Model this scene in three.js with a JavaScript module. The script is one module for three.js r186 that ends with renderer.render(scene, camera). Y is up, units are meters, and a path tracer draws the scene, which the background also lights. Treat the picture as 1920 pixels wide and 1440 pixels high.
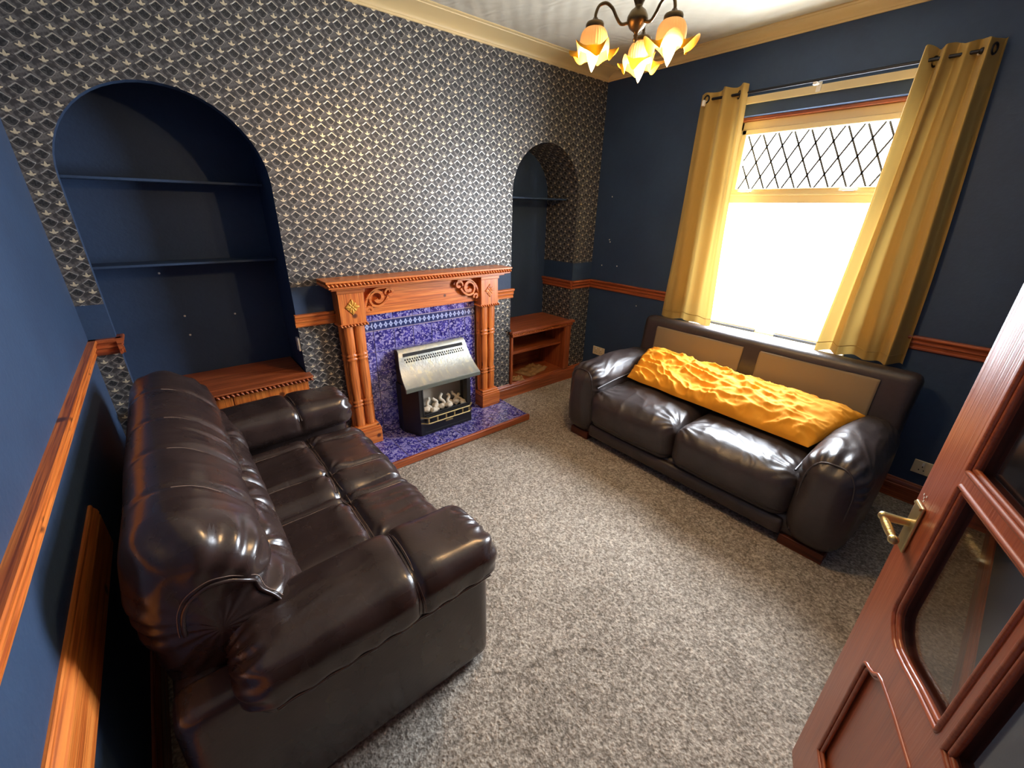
import * as THREE from 'three';
import { RoundedBoxGeometry } from 'three/addons/geometries/RoundedBoxGeometry.js';
import { mergeGeometries, mergeVertices, toCreasedNormals } from 'three/addons/utils/BufferGeometryUtils.js';
import { RectAreaLightUniformsLib } from 'three/addons/lights/RectAreaLightUniformsLib.js';

// ---------------------------------------------------------------- camera, sky, daylight, exposure
const scene = new THREE.Scene();
const camera = new THREE.PerspectiveCamera(2 * Math.atan(720 / 774.56) * 180 / Math.PI, 4 / 3, 0.05, 60);
camera.rotation.order = 'YXZ';
camera.rotation.set(-0.3999, -0.6944, 0.0225);
camera.position.set(0.3632, 1.665, 2.8);
scene.background = new THREE.Color().setRGB(9, 9.6, 10.4);            // even white overcast sky
RectAreaLightUniformsLib.init();
const daylight = new THREE.RectAreaLight(new THREE.Color().setRGB(0.86, 0.95, 1.07), 58, 1.12, 1.5);   // soft daylight filling the window
daylight.position.set(3.97, 1.56, 1.675);
daylight.lookAt(0, 1.56, 1.675);
daylight.castShadow = true;
scene.add(daylight);
const renderer = new THREE.WebGLRenderer();
renderer.toneMapping = THREE.LinearToneMapping;
renderer.toneMappingExposure = 1.0;
renderer.shadowMap.enabled = true;

// ---------------------------------------------------------------- numbers of the room
const W = 3.696, B = 3.13, H = 2.745;           // window wall x, back wall z, ceiling y
const DADO_T = 1.034, DADO_B = 0.952, PAPER_B = 1.2, COVE_B = 2.689;
const V3 = (x, y, z) => new THREE.Vector3(x, y, z);

// ---------------------------------------------------------------- noise and textures
let seed = 12345;
const rnd = () => { seed = (seed * 1664525 + 1013904223) >>> 0; return seed / 4294967296; };
const lerp = (a, b, t) => a + (b - a) * t;
const clamp = (v, a, b) => Math.max(a, Math.min(b, v));
const sstep = (a, b, v) => { const t = clamp((v - a) / (b - a), 0, 1); return t * t * (3 - 2 * t); };
const gauss = (d, w) => Math.exp(-(d / w) * (d / w));
function hash(x, y, s) { let h = (x * 374761393 + y * 668265263 + s * 974634577) | 0; h = Math.imul(h ^ (h >>> 13), 1274126177); h ^= h >>> 16; return (h >>> 0) / 4294967296; }
function vnoise(x, y, px, py, s) {               // value noise that repeats after px, py cells
  const xi = Math.floor(x), yi = Math.floor(y); let fx = x - xi, fy = y - yi;
  fx = fx * fx * (3 - 2 * fx); fy = fy * fy * (3 - 2 * fy);
  const m = (a, n) => ((a % n) + n) % n;
  const x0 = m(xi, px), x1 = m(xi + 1, px), y0 = m(yi, py), y1 = m(yi + 1, py);
  return lerp(lerp(hash(x0, y0, s), hash(x1, y0, s), fx), lerp(hash(x0, y1, s), hash(x1, y1, s), fx), fy);
}
function fbm(u, v, px, py, oct, s) { let a = 0, w = 0.5, t = 0; for (let o = 0; o < oct; o++) { a += w * vnoise(u * px, v * py, px, py, s + o); t += w; w *= 0.5; px *= 2; py *= 2; } return a / t; }
function noise3(x, y, z, s = 0) { return (vnoise(x + z * 0.71 + 31, y - z * 0.53 + 17, 100000, 100000, s) + vnoise(y + x * 0.33 + 5, z + 9, 100000, 100000, s + 7)) * 0.5; }
function tex(w, h, fn, srgb, rx = 1, ry = 1) {
  const d = new Uint8Array(w * h * 4);
  for (let j = 0; j < h; j++) for (let i = 0; i < w; i++) {
    const c = fn((i + 0.5) / w, (j + 0.5) / h), k = (j * w + i) * 4;
    if (typeof c === 'number') { d[k] = d[k + 1] = d[k + 2] = clamp(c, 0, 1) * 255; } else { d[k] = clamp(c[0], 0, 255); d[k + 1] = clamp(c[1], 0, 255); d[k + 2] = clamp(c[2], 0, 255); }
    d[k + 3] = 255;
  }
  const t = new THREE.DataTexture(d, w, h); t.wrapS = t.wrapT = THREE.RepeatWrapping; t.magFilter = THREE.LinearFilter; t.minFilter = THREE.LinearMipmapLinearFilter; t.generateMipmaps = true;
  if (srgb) t.colorSpace = THREE.SRGBColorSpace; t.repeat.set(rx, ry); t.needsUpdate = true; return t;
}
const mixc = (a, b, t) => [lerp(a[0], b[0], t), lerp(a[1], b[1], t), lerp(a[2], b[2], t)];

// wood: grain runs along u; one repeat is 1.2 m by 0.3 m
function woodTex(dark, mid, light, s, knots) {
  return tex(1024, 256, (u, v) => {
    const warp = fbm(u, v, 3, 2, 3, s) * 0.34;
    let ring = Math.abs(Math.sin((v + warp) * Math.PI * 9));
    const fine = fbm(u, v, 6, 128, 3, s + 20), streak = fbm(u, v, 3, 24, 3, s + 40);
    let c = mixc(mid, light, clamp(ring * 0.55 + (streak - 0.5) * 1.3, 0, 1));
    c = mixc(c, dark, clamp((0.52 - fine) * 2.6 + (0.45 - streak) * 1.2, 0, 0.85));
    for (const [ku, kv, kr] of knots || []) { const d = Math.hypot((u - ku) * 4, v - kv) / kr; if (d < 1.6) c = mixc(c, mixc(dark, [30, 12, 6], 0.6), 0.85 * (1 - sstep(0.45, 1.5, d))); }
    return c;
  }, true, 1 / 1.2, 1 / 0.3);
}
const woodRed = woodTex([98, 42, 18], [154, 76, 38], [190, 104, 56], 1);
const woodPine = woodTex([138, 62, 20], [202, 108, 42], [230, 142, 66], 2, [[0.2, 0.3, 0.05], [0.47, 0.72, 0.06], [0.71, 0.2, 0.035], [0.9, 0.6, 0.05]]);
const woodDoor = woodTex([138, 64, 34], [158, 78, 42], [168, 88, 50], 3);
const grainBump = tex(1024, 256, (u, v) => fbm(u, v, 6, 96, 3, 21), false, 1 / 1.2, 1 / 0.3);

// wallpaper: one repeat is 106 mm by 77 mm and holds two shells and two crowns
const WPX = 0.106, WPY = 0.077;
function paperSample(u, v) {                      // -> [outline, crown, leaf, ground]
  let line = 0, crown = 0, leaf = 0;
  for (const [ox, oy] of [[0.25, 0.25], [0.75, 0.75]]) {
    let x = u - ox, y = v - oy; x -= Math.round(x); y -= Math.round(y); x *= WPX * 1000; y *= WPY * 1000;   // mm
    // shell: pointed arch above, deep bowl below, 51 mm wide and 40 mm tall
    const ax = Math.abs(x), q = clamp(1 - ax / 25.5, 0, 1), top = 2 + 17 * Math.pow(q, 1.12) + 1.6 * Math.sin(q * 6.283) * -0.4, bot = 2 - 22 * (1 - Math.pow(clamp(ax / 24.5, 0, 1), 1.75));
    if (ax < 25.5) line = Math.max(line, 1 - sstep(1.5, 2.7, Math.abs(y - top) * 0.82));
    if (ax < 24.5) line = Math.max(line, (1 - sstep(0.6, 1.7, Math.abs(y - bot) * (0.5 + 0.5 * (1 - ax / 24.5)))) * 0.55);
    if (ax < 24 && y < top - 2 && y > bot + 1) {
      const l1 = Math.hypot(x / 4.2, (y - 8.5) / 6), l2 = Math.hypot((ax - 9.5) / 6.5, (y - 0.5 - (ax - 9.5) * 0.28) / 3.6), l3 = Math.max(ax / (1.4 + Math.max(0, 3 - y) * 0.22), Math.abs(y + 3) / 8);
      leaf = Math.max(leaf, 1 - sstep(0.8, 1.12, Math.min(l1, l2, l3 * 1.05)), 0.42);
    }
    // crown on top of the shell below
    let cy = y - WPY * 500; cy -= Math.round(cy / (WPY * 1000)) * WPY * 1000;
    const s1 = Math.max(ax / (1.6 + 5 * clamp((11 - cy) / 14, 0, 1)), Math.abs(cy - 1) / 11), s2 = Math.hypot((ax - 8.5) / 7, (cy + 3 - (ax - 8) * 0.32) / 3.4), s3 = Math.max(ax / 6.5, Math.abs(cy + 9) / 2.2);
    crown = Math.max(crown, 1 - sstep(0.78, 1.05, Math.min(s1, s2)), 0.6 * (1 - sstep(0.7, 1.05, s3)));
    // faint ogee line over each crown
    const og = 15 * Math.pow(clamp(1 - ax / 26, 0, 1), 1.1) - 1; if (ax < 26) line = Math.max(line, 0.26 * (1 - sstep(0.6, 1.7, Math.abs(cy - og) * 0.8)));
  }
  return [line, crown, leaf];
}
const PW = 424, PH = 308;
const paperMap = tex(PW, PH, (u, v) => {
  const [l, c, f] = paperSample(u, v), n = fbm(u, v, 9, 7, 3, 5);
  let col = mixc([56, 54, 55], [100, 97, 95], sstep(0.35, 0.75, n));
  col = mixc(col, [30, 32, 34], f * 0.95); col = mixc(col, [216, 213, 202], l); return mixc(col, [226, 213, 182], c);
}, true, 1 / WPX, 1 / WPY);
const paperMetal = tex(PW, PH, (u, v) => { const [l, c] = paperSample(u, v); return [0, 255 * (0.5 - 0.1 * Math.max(l, c)), 255 * Math.max(0.95 * l, 0.5 * c)]; }, false, 1 / WPX, 1 / WPY);
const paperBump = tex(PW, PH, (u, v) => { const [l, c, f] = paperSample(u, v); return 0.4 + 0.5 * Math.max(l, c) - 0.2 * f + 0.1 * fbm(u, v, 40, 30, 2, 8); }, false, 1 / WPX, 1 / WPY);

// carpet: one sheet of 4 m by 4 m with its speckle, flattened patches, dents and pile lines
const dents = [[1.16, 2.16, 0.075, 0.05], [0.62, 2.3, 0.09, 0.06], [1.35, 2.42, 0.05, 0.06], [1.9, 1.2, 0.12, 0.1]];
function carpetDent(x, z) {
  let d = 0;
  const e = Math.hypot((x - 1.02) / 0.085, (z - 2.13) / 0.1); d = Math.max(d, 0.3 * gauss(e - 1, 0.2));
  // dragged line left by the sofa foot
  const t = clamp((x - 0.98) / 0.42, 0, 1), lx = lerp(0.98, 1.4, t), lz = lerp(1.96, 2.16, t) + 0.02 * Math.sin(t * 7);
  d = Math.max(d, gauss(Math.hypot(x - lx, z - lz), 0.012) * (0.5 + 0.5 * Math.sin(t * 23)));
  return d;
}
const carpetMap = tex(2048, 2048, (u, v) => {
  const a = vnoise(u * 1024, v * 1024, 1024, 1024, 3), b = vnoise(u * 460, v * 460, 460, 460, 4), c = fbm(u, v, 14, 14, 4, 6), e = fbm(u, v, 90, 90, 2, 9);
  let k = 0.5 + (a - 0.5) * 0.5 + (b - 0.5) * 0.55 + (c - 0.5) * 0.16 + (e - 0.5) * 0.16;
  k -= carpetDent(u * 4, v * 4) * 0.35;
  return mixc([90, 82, 72], [214, 204, 188], clamp(k, 0, 1));
}, true, 0.25, 0.25);
const carpetBump = tex(2048, 2048, (u, v) => 0.3 * vnoise(u * 1024, v * 1024, 1024, 1024, 3) + 0.4 * vnoise(u * 460, v * 460, 460, 460, 4) + 0.3 * fbm(u, v, 60, 60, 2, 9) - 0.3 * carpetDent(u * 4, v * 4), false, 0.25, 0.25);

const leatherBump = tex(512, 512, (u, v) => { const a = fbm(u, v, 64, 64, 3, 2), b = Math.abs(fbm(u, v, 24, 24, 3, 4) - 0.5) * 2; return 0.4 + 0.4 * (a - 0.5) + 0.3 * b; }, false, 2.5, 2.5);
const leatherRough = tex(512, 512, (u, v) => { const a = fbm(u, v, 10, 10, 4, 12); return [0, 255 * (0.17 + 0.22 * a), 0]; }, false, 1.3, 1.3);
const leather2Rough = tex(512, 512, (u, v) => { const a = fbm(u, v, 10, 10, 4, 15); return [0, 255 * (0.3 + 0.24 * a), 0]; }, false, 1.3, 1.3);
const leatherTone = tex(512, 512, (u, v) => { const a = fbm(u, v, 8, 8, 4, 31), b = fbm(u, v, 60, 60, 2, 33); return mixc([47, 36, 34], [61, 48, 45], clamp(a * 1.3 - 0.2 + (b - 0.5) * 0.3, 0, 1)); }, true, 1.1, 1.1);
const leather2Tone = tex(512, 512, (u, v) => { const a = fbm(u, v, 8, 8, 4, 41), b = fbm(u, v, 60, 60, 2, 43); return mixc([46, 39, 39], [66, 57, 56], clamp(a * 1.3 - 0.2 + (b - 0.5) * 0.3, 0, 1)); }, true, 1.1, 1.1);
const wallBump = tex(512, 512, (u, v) => fbm(u, v, 48, 48, 3, 14), false, 2, 2);
const navyMap = tex(512, 512, (u, v) => { const a = fbm(u, v, 5, 5, 4, 51), b = fbm(u, v, 90, 90, 2, 52); return mixc([38, 57, 86], [46, 69, 100], clamp(a * 1.2 - 0.1 + (b - 0.5) * 0.4, 0, 1)); }, true, 0.6, 0.6);
const ceilBump = tex(1024, 1024, (u, v) => { const w = fbm(u, v, 6, 6, 3, 61) * 2.5; return 0.5 + 0.3 * Math.sin((u * 12 + w) * 6.283) * Math.sin((v * 11 - w) * 6.283) + 0.35 * (fbm(u, v, 30, 30, 3, 63) - 0.5); }, false, 0.7, 0.7);
const ceilMap = tex(512, 512, (u, v) => { const a = fbm(u, v, 7, 7, 4, 71); return mixc([184, 175, 154], [208, 199, 178], clamp(a * 1.6 - 0.3, 0, 1)); }, true, 0.5, 0.5);
const clothBump = tex(512, 512, (u, v) => 0.5 + 0.25 * Math.sin(u * 6.283 * 128) + 0.25 * Math.sin(v * 6.283 * 128), false, 2.5, 2.5);
const tileMap = tex(512, 512, (u, v) => {
  const a = fbm(u, v, 10, 10, 4, 81), b = fbm(u, v, 22, 22, 3, 83), c = fbm(u, v, 44, 44, 2, 85);
  let col = mixc([36, 32, 104], [76, 70, 164], clamp(a * 2 - 0.5, 0, 1));
  const blot = sstep(0.52, 0.62, b * 0.8 + a * 0.2), fleck = sstep(0.6, 0.7, c);
  col = mixc(col, [150, 146, 206], blot * 0.8); return mixc(col, [196, 190, 226], fleck * 0.8);
}, true, 2.7, 2.7);
const borderMap = tex(512, 256, (u, v) => {          // border tile: four pale diamonds between two thin lines
  const x = (u * 4) % 1 - 0.5, y = v - 0.5, d = Math.abs(x) / 0.36 + Math.abs(y) / 0.34, n = fbm(u, v, 30, 16, 2, 91);
  let col = mixc([40, 48, 92], [62, 72, 124], n);
  const wing = Math.abs(y) < 0.05 && Math.abs(x) > 0.3 ? 0.6 : 0;
  col = mixc(col, [176, 190, 232], Math.max(wing, 1 - sstep(0.92, 1.05, d))); col = mixc(col, [60, 70, 126], 1 - sstep(0.26, 0.36, d));
  return Math.abs(y) > 0.445 ? [186, 172, 196] : col;
}, true, 1, 1);

const steelMap = tex(256, 256, (u, v) => { const a = fbm(u, v, 6, 6, 4, 101), b = fbm(u, v, 16, 10, 3, 103); return mixc(mixc([150, 152, 146], [176, 176, 168], a), [206, 196, 158], sstep(0.5, 0.75, b) * 0.45); }, true, 2.4, 2.4);
// ---------------------------------------------------------------- materials
const std = (o) => new THREE.MeshStandardMaterial(o), phy = (o) => new THREE.MeshPhysicalMaterial(o);
const M = {
  navy: std({ map: navyMap, roughness: 0.62, bumpMap: wallBump, bumpScale: 0.0005 }),
  paper: std({ map: paperMap, roughness: 1, metalness: 1, roughnessMap: paperMetal, metalnessMap: paperMetal, bumpMap: paperBump, bumpScale: 0.0008 }),
  ceiling: std({ map: ceilMap, roughness: 0.9, bumpMap: ceilBump, bumpScale: 0.006 }),
  cove: std({ color: 0xd8bd86, roughness: 0.55 }),
  carpet: std({ map: carpetMap, roughness: 1, bumpMap: carpetBump, bumpScale: 0.006 }),
  red: phy({ map: woodRed, roughness: 0.42, bumpMap: grainBump, bumpScale: 0.0006, clearcoat: 0.35, clearcoatRoughness: 0.3 }),
  pine: phy({ map: woodPine, roughness: 0.42, bumpMap: grainBump, bumpScale: 0.0006, clearcoat: 0.3, clearcoatRoughness: 0.3 }),
  door: phy({ map: woodDoor, roughness: 0.38, bumpMap: grainBump, bumpScale: 0.0004, clearcoat: 0.5, clearcoatRoughness: 0.22 }),
  leather: phy({ map: leatherTone, roughness: 1, roughnessMap: leatherRough, bumpMap: leatherBump, bumpScale: 0.0005, clearcoat: 0.4, clearcoatRoughness: 0.2 }),
  leather2: phy({ map: leather2Tone, roughness: 1, roughnessMap: leather2Rough, bumpMap: leatherBump, bumpScale: 0.0008, clearcoat: 0.2, clearcoatRoughness: 0.4 }),
  thread: std({ color: 0x8a7466, roughness: 0.6 }),
  lining: std({ color: 0x85765e, roughness: 0.85, bumpMap: clothBump, bumpScale: 0.0006 }),
  curtain: phy({ color: 0xb1904c, roughness: 0.95, transmission: 0.11, thickness: 0, bumpMap: clothBump, bumpScale: 0.0004, sheen: 0.4, sheenColor: new THREE.Color(0xe8c878), sheenRoughness: 0.5 }),
  orange: std({ color: 0xf2a324, roughness: 0.85, bumpMap: clothBump, bumpScale: 0.0004 }),
  cream: std({ color: 0xd9c79a, roughness: 0.35 }),
  whitePlastic: std({ color: 0xece6da, roughness: 0.35 }),
  creamPlastic: std({ color: 0xdccba6, roughness: 0.4 }),
  lead: std({ color: 0x3c3d40, roughness: 0.5, metalness: 0.6 }),
  glass: phy({ color: 0xffffff, transmission: 1, roughness: 0.02, thickness: 0, ior: 1.45 }),
  doorGlass: phy({ color: 0x9c8f80, transmission: 1, roughness: 0.12, thickness: 0, ior: 1.5 }),
  tile: phy({ map: tileMap, roughness: 0.22, clearcoat: 0.6, clearcoatRoughness: 0.12 }),
  border: phy({ map: borderMap, roughness: 0.22, clearcoat: 0.6, clearcoatRoughness: 0.12 }),
  grout: std({ color: 0xb9acb8, roughness: 0.9 }),
  black: std({ color: 0x1b1a1c, roughness: 0.42 }),
  dark: std({ color: 0x0d0c0d, roughness: 0.7 }),
  steel: std({ map: steelMap, roughness: 0.4, metalness: 0.7, bumpMap: wallBump, bumpScale: 0.0008 }),
  brass: std({ color: 0xcdb983, roughness: 0.34, metalness: 0.9 }),
  oldBrass: std({ color: 0x6e5a3c, roughness: 0.34, metalness: 0.9 }),
  gilt: std({ color: 0xd0983c, roughness: 0.45, metalness: 0.35 }),
  ceramic: std({ color: 0xd6cbb8, roughness: 0.85 }),
  rod: std({ color: 0x2c2c30, roughness: 0.35, metalness: 0.7 }),
  shade: phy({ color: 0xe6c088, roughness: 0.95, transmission: 0.017, thickness: 0 }),
  frill: phy({ color: new THREE.Color().setRGB(0.24, 0.125, 0.002), roughness: 0.95, transmission: 0.05, thickness: 0 }),
  bulb: std({ color: 0xfff2d8, emissive: new THREE.Color().setRGB(1, 0.66, 0.26), emissiveIntensity: 9, roughness: 0.4 }),
  lip: std({ color: 0x74796f, roughness: 0.4, metalness: 0.5 }),
  darkWood: std({ map: woodRed, color: 0x8c7a70, roughness: 0.5 }),
  filler: std({ color: 0xd8d4cc, roughness: 0.8 }),
  kraft: std({ color: 0x9a7448, roughness: 0.8, side: THREE.DoubleSide }),
  hall: std({ color: 0x8a7c6a, roughness: 0.8 }),
};

// ---------------------------------------------------------------- helpers
function uvBox(geo, grain = 'x', off = 0) {          // uv in metres, laid on by the way each face points; u follows the grain
  if (!geo.attributes.normal) geo.computeVertexNormals();
  const g = geo.index ? geo.toNonIndexed() : geo, p = g.attributes.position, uv = new Float32Array(p.count * 2), ax = { x: 0, y: 1, z: 2 }[grain];
  const a = new THREE.Vector3(), b = new THREE.Vector3(), c = new THREE.Vector3(), n = new THREE.Vector3();
  for (let i = 0; i < p.count; i += 3) {
    a.fromBufferAttribute(p, i); b.fromBufferAttribute(p, i + 1); c.fromBufferAttribute(p, i + 2);
    n.copy(b).sub(a).cross(c.clone().sub(a));
    const m = [Math.abs(n.x), Math.abs(n.y), Math.abs(n.z)], d = m.indexOf(Math.max(...m));
    let [e, f] = [[2, 1], [0, 2], [0, 1]][d]; if (f === ax) [e, f] = [f, e];
    [a, b, c].forEach((v, k) => { uv[(i + k) * 2] = v.getComponent(e) + off; uv[(i + k) * 2 + 1] = v.getComponent(f) + off * 0.37 + d * 0.11; });
  }
  g.setAttribute('uv', new THREE.BufferAttribute(uv, 2)); return g;
}
const clean = (g) => { const o = g.index ? g.toNonIndexed() : g; for (const k of Object.keys(o.attributes)) if (!['position', 'normal', 'uv'].includes(k)) o.deleteAttribute(k); if (!o.attributes.uv) o.setAttribute('uv', new THREE.BufferAttribute(new Float32Array(o.attributes.position.count * 2), 2)); o.morphAttributes = {}; return o; };
const merge = (list) => mergeGeometries(list.map(clean));
const names = {};
const numbered = (n) => { names[n] = (names[n] ?? -1) + 1; return names[n] ? `${n}_${String(names[n]).padStart(3, '0')}` : n; };
function mesh(name, geo, mat, parent) { const m = new THREE.Mesh(geo, mat); m.name = parent ? name : numbered(name); m.castShadow = m.receiveShadow = true; (parent || scene).add(m); return m; }
function tag(o, label, category, group) { o.userData.label = label; o.userData.category = category; if (group) o.userData.group = group; return o; }
function thing(name, label, category, [x, y, z] = [0, 0, 0], group) { const g = new THREE.Group(); g.name = numbered(name); g.position.set(x, y, z); scene.add(g); return tag(g, label, category, group); }
function struct(o, label, category) { o.userData.kind = 'structure'; if (label) o.userData.label = label; if (category) o.userData.category = category; return o; }
function structGroup(name, label, category, p = [0, 0, 0]) { const g = new THREE.Group(); g.name = name; g.position.set(...p); scene.add(g); return struct(g, label, category); }
let woodOff = 0;
const nextOff = () => (woodOff += 0.173);
function box(x0, x1, y0, y1, z0, z1, grain = 'x', r = 0) {
  const w = x1 - x0, h = y1 - y0, d = z1 - z0, rr = Math.min(r, w / 2.05, h / 2.05, d / 2.05);
  const g = rr > 0 ? new RoundedBoxGeometry(w, h, d, 2, rr) : new THREE.BoxGeometry(w, h, d);
  g.translate((x0 + x1) / 2, (y0 + y1) / 2, (z0 + z1) / 2); return uvBox(g, grain, nextOff());
}
function tube(pts, r, seg = 0, rad = 8, closed = false) { return new THREE.TubeGeometry(new THREE.CatmullRomCurve3(pts, closed), seg || pts.length * 6, r, rad, closed); }
function lathe(pts, seg = 32) { return new THREE.LatheGeometry(pts.map(([r, y]) => new THREE.Vector2(r, y)), seg); }
function shapeOf(pts) { const s = new THREE.Shape(); pts.forEach(([x, y], i) => (i ? s.lineTo(x, y) : s.moveTo(x, y))); s.closePath(); return s; }
// a moulding: profile [out of the wall, up] run from A to B along a wall that faces n
function moulding(profile, A, Bp, n, grain) {
  let a = V3(...A), b = V3(...Bp); const ex = V3(...n), ey = V3(0, 1, 0), ez = ex.clone().cross(ey), L = b.distanceTo(a);
  if (b.clone().sub(a).dot(ez) < 0) [a, b] = [b, a];
  let g = new THREE.ExtrudeGeometry(shapeOf(profile), { depth: L, bevelEnabled: false });
  g = toCreasedNormals(g, 0.5);
  g.applyMatrix4(new THREE.Matrix4().makeBasis(ex, ey, ez).setPosition(a)); return uvBox(g, grain, nextOff());
}
// upholstery: a box with round edges and swelling faces; dent(p, n) moves the skin along its normal
function softBox(w, h, d, { r = 0.05, step = 0.012, swell = [0, 0, 0], dent, power = 2 } = {}) {
  let g = new THREE.BoxGeometry(w, h, d, Math.ceil(w / step), Math.ceil(h / step), Math.ceil(d / step));
  g.deleteAttribute('uv'); g.deleteAttribute('normal'); g = mergeVertices(g, 1e-5);
  const p = g.attributes.position, hw = [w / 2, h / 2, d / 2], v = new THREE.Vector3(), q = new THREE.Vector3();
  for (let i = 0; i < p.count; i++) {
    v.fromBufferAttribute(p, i);
    q.set(clamp(v.x, -hw[0] + r, hw[0] - r), clamp(v.y, -hw[1] + r, hw[1] - r), clamp(v.z, -hw[2] + r, hw[2] - r));
    const dd = v.clone().sub(q), l = dd.length(); if (l > 1e-9) v.copy(q).addScaledVector(dd, r / l * Math.min(1, l / r < 1 ? 1 : 1));
    const t = [v.x / hw[0], v.y / hw[1], v.z / hw[2]], f = t.map((k) => clamp(1 - Math.pow(Math.abs(k), power), 0, 1));
    v.x += swell[0] * t[0] * f[1] * f[2]; v.y += swell[1] * t[1] * f[0] * f[2]; v.z += swell[2] * t[2] * f[0] * f[1];
    p.setXYZ(i, v.x, v.y, v.z);
  }
  g.computeVertexNormals();
  if (dent) bend(g, dent);
  return g;
}
function bend(g, dent) {                              // moves every vertex along its normal by dent(position, normal)
  const p = g.attributes.position, n = g.attributes.normal, v = new THREE.Vector3(), m = new THREE.Vector3(), out = new Float32Array(p.count);
  for (let i = 0; i < p.count; i++) { v.fromBufferAttribute(p, i); m.fromBufferAttribute(n, i); out[i] = dent(v, m); }
  for (let i = 0; i < p.count; i++) { v.fromBufferAttribute(p, i); m.fromBufferAttribute(n, i); v.addScaledVector(m, out[i]); p.setXYZ(i, v.x, v.y, v.z); }
  g.computeVertexNormals(); return g;
}
// a closed profile [x, y] lofted along z from z0 to z1 with rounded ends
function loftZ(profile, z0, z1, nz, nu, round, keep, dent) {
  const curve = new THREE.CatmullRomCurve3(profile.map(([x, y]) => V3(x, y, 0)), true), pts = curve.getSpacedPoints(nu).slice(0, nu);
  const cx = pts.reduce((a, q) => a + q.x, 0) / nu, cy = pts.reduce((a, q) => a + q.y, 0) / nu, pos = [], idx = [];
  const mid = []; for (let k = 1; k < nz; k++) mid.push([lerp(z0 + round, z1 - round, k / nz), 1]);
  const start = []; for (let k = 0; k <= 8; k++) { const a = k / 8 * Math.PI / 2; start.push([z0 + round * (1 - Math.cos(a)), keep + (1 - keep) * Math.sin(a)]); }
  const all = [...start, ...mid, ...start.map(([z, s]) => [z1 - (z - z0), s]).reverse()];
  for (const [z, s] of all) for (const q of pts) pos.push(cx + (q.x - cx) * s, cy + (q.y - cy) * s, z);
  for (let j = 0; j < all.length - 1; j++) for (let i = 0; i < nu; i++) { const a = j * nu + i, b = j * nu + (i + 1) % nu, c = a + nu, d = b + nu; idx.push(a, b, c, b, d, c); }
  for (const [row, flip] of [[0, 1], [all.length - 1, 0]]) {   // end caps in four rings
    let prev = row * nu; const zc = all[row][0] + (flip ? -1 : 1) * round * 0.12;
    for (const s of [0.8, 0.55, 0.3]) { const base = pos.length / 3; for (const q of pts) pos.push(cx + (q.x - cx) * keep * s, cy + (q.y - cy) * keep * s, lerp(zc, all[row][0], s)); for (let i = 0; i < nu; i++) { const a = prev + i, b = prev + (i + 1) % nu, c = base + i, d = base + (i + 1) % nu; if (flip) idx.push(a, c, b, b, c, d); else idx.push(a, b, c, b, d, c); } prev = base; }
    const ctr = pos.length / 3; pos.push(cx, cy, zc); for (let i = 0; i < nu; i++) { const a = prev + i, b = prev + (i + 1) % nu; if (flip) idx.push(a, ctr, b); else idx.push(a, b, ctr); }
  }
  const g = new THREE.BufferGeometry(); g.setAttribute('position', new THREE.Float32BufferAttribute(pos, 3)); g.setIndex(idx); g.computeVertexNormals();
  // make the skin face outwards
  const n = g.attributes.normal, p = g.attributes.position; let s = 0; for (let i = 0; i < p.count; i++) s += (p.getX(i) - cx) * n.getX(i) + (p.getY(i) - cy) * n.getY(i);
  if (s < 0) { const ix = g.index.array; for (let i = 0; i < ix.length; i += 3) [ix[i + 1], ix[i + 2]] = [ix[i + 2], ix[i + 1]]; g.computeVertexNormals(); }
  if (dent) bend(g, dent); return g;
}
// a flat ribbon of varying width along a centre line, as a shape
function ribbon(pts, w0, w1) {
  const c = new THREE.CatmullRomCurve3(pts.map(([x, y]) => V3(x, y, 0))), n = pts.length * 7, L = [], R = [];
  for (let i = 0; i <= n; i++) { const q = c.getPoint(i / n), t = c.getTangent(i / n), w = lerp(w0, w1, i / n) / 2; L.push([q.x - t.y * w, q.y + t.x * w]); R.unshift([q.x + t.y * w, q.y - t.x * w]); }
  return shapeOf([...L, ...R]);
}
function ropeZ(A, Bp, r) {                             // a carved rope: slanted beads along a line
  const a = V3(...A), b = V3(...Bp), L = a.distanceTo(b), n = Math.round(L / (r * 2.1)), dir = b.clone().sub(a).normalize(), list = [];
  const q = new THREE.Quaternion().setFromUnitVectors(V3(1, 0, 0), dir), bead = new THREE.SphereGeometry(r, 7, 5);
  for (let i = 0; i < n; i++) { const g = bead.clone(); g.scale(0.62, 1.15, 0.9); g.rotateZ(0.7); g.applyQuaternion(q); const p = a.clone().addScaledVector(dir, (i + 0.5) * L / n); g.translate(p.x, p.y, p.z); list.push(g); }
  return uvBox(merge(list), 'x', nextOff());
}

// ---------------------------------------------------------------- the room
const AL = { x0: 0.102, x1: 0.934, top: 2.168 }, AR = { x0: 2.656, x1: 3.426, top: 2.171 }, REC = 0.4;
function archPts(a, y0, n = 28) { const r = (a.x1 - a.x0) / 2, cx = (a.x0 + a.x1) / 2, sp = a.top - r, o = [[a.x0, y0]]; for (let i = 0; i <= n; i++) { const t = Math.PI * (1 - i / n); o.push([cx + r * Math.cos(t), sp + r * Math.sin(t)]); } o.push([a.x1, y0]); return o; }
const wallOutline = (y0, y1) => shapeOf([[0, y0], ...archPts(AL, y0), ...archPts(AR, y0), [W, y0], [W, y1], [0, y1]]);
struct(mesh('floor', box(-0.7, W + 0.28, -0.1, 0, -0.5, 4.4), M.carpet), 'grey beige cut pile carpet with dents, fitted wall to wall', 'carpet');
{ const p = scene.children[scene.children.length - 1].geometry, uv = p.attributes.uv, q = p.attributes.position; for (let i = 0; i < q.count; i++) uv.setXY(i, q.getX(i), q.getZ(i)); }
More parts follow.
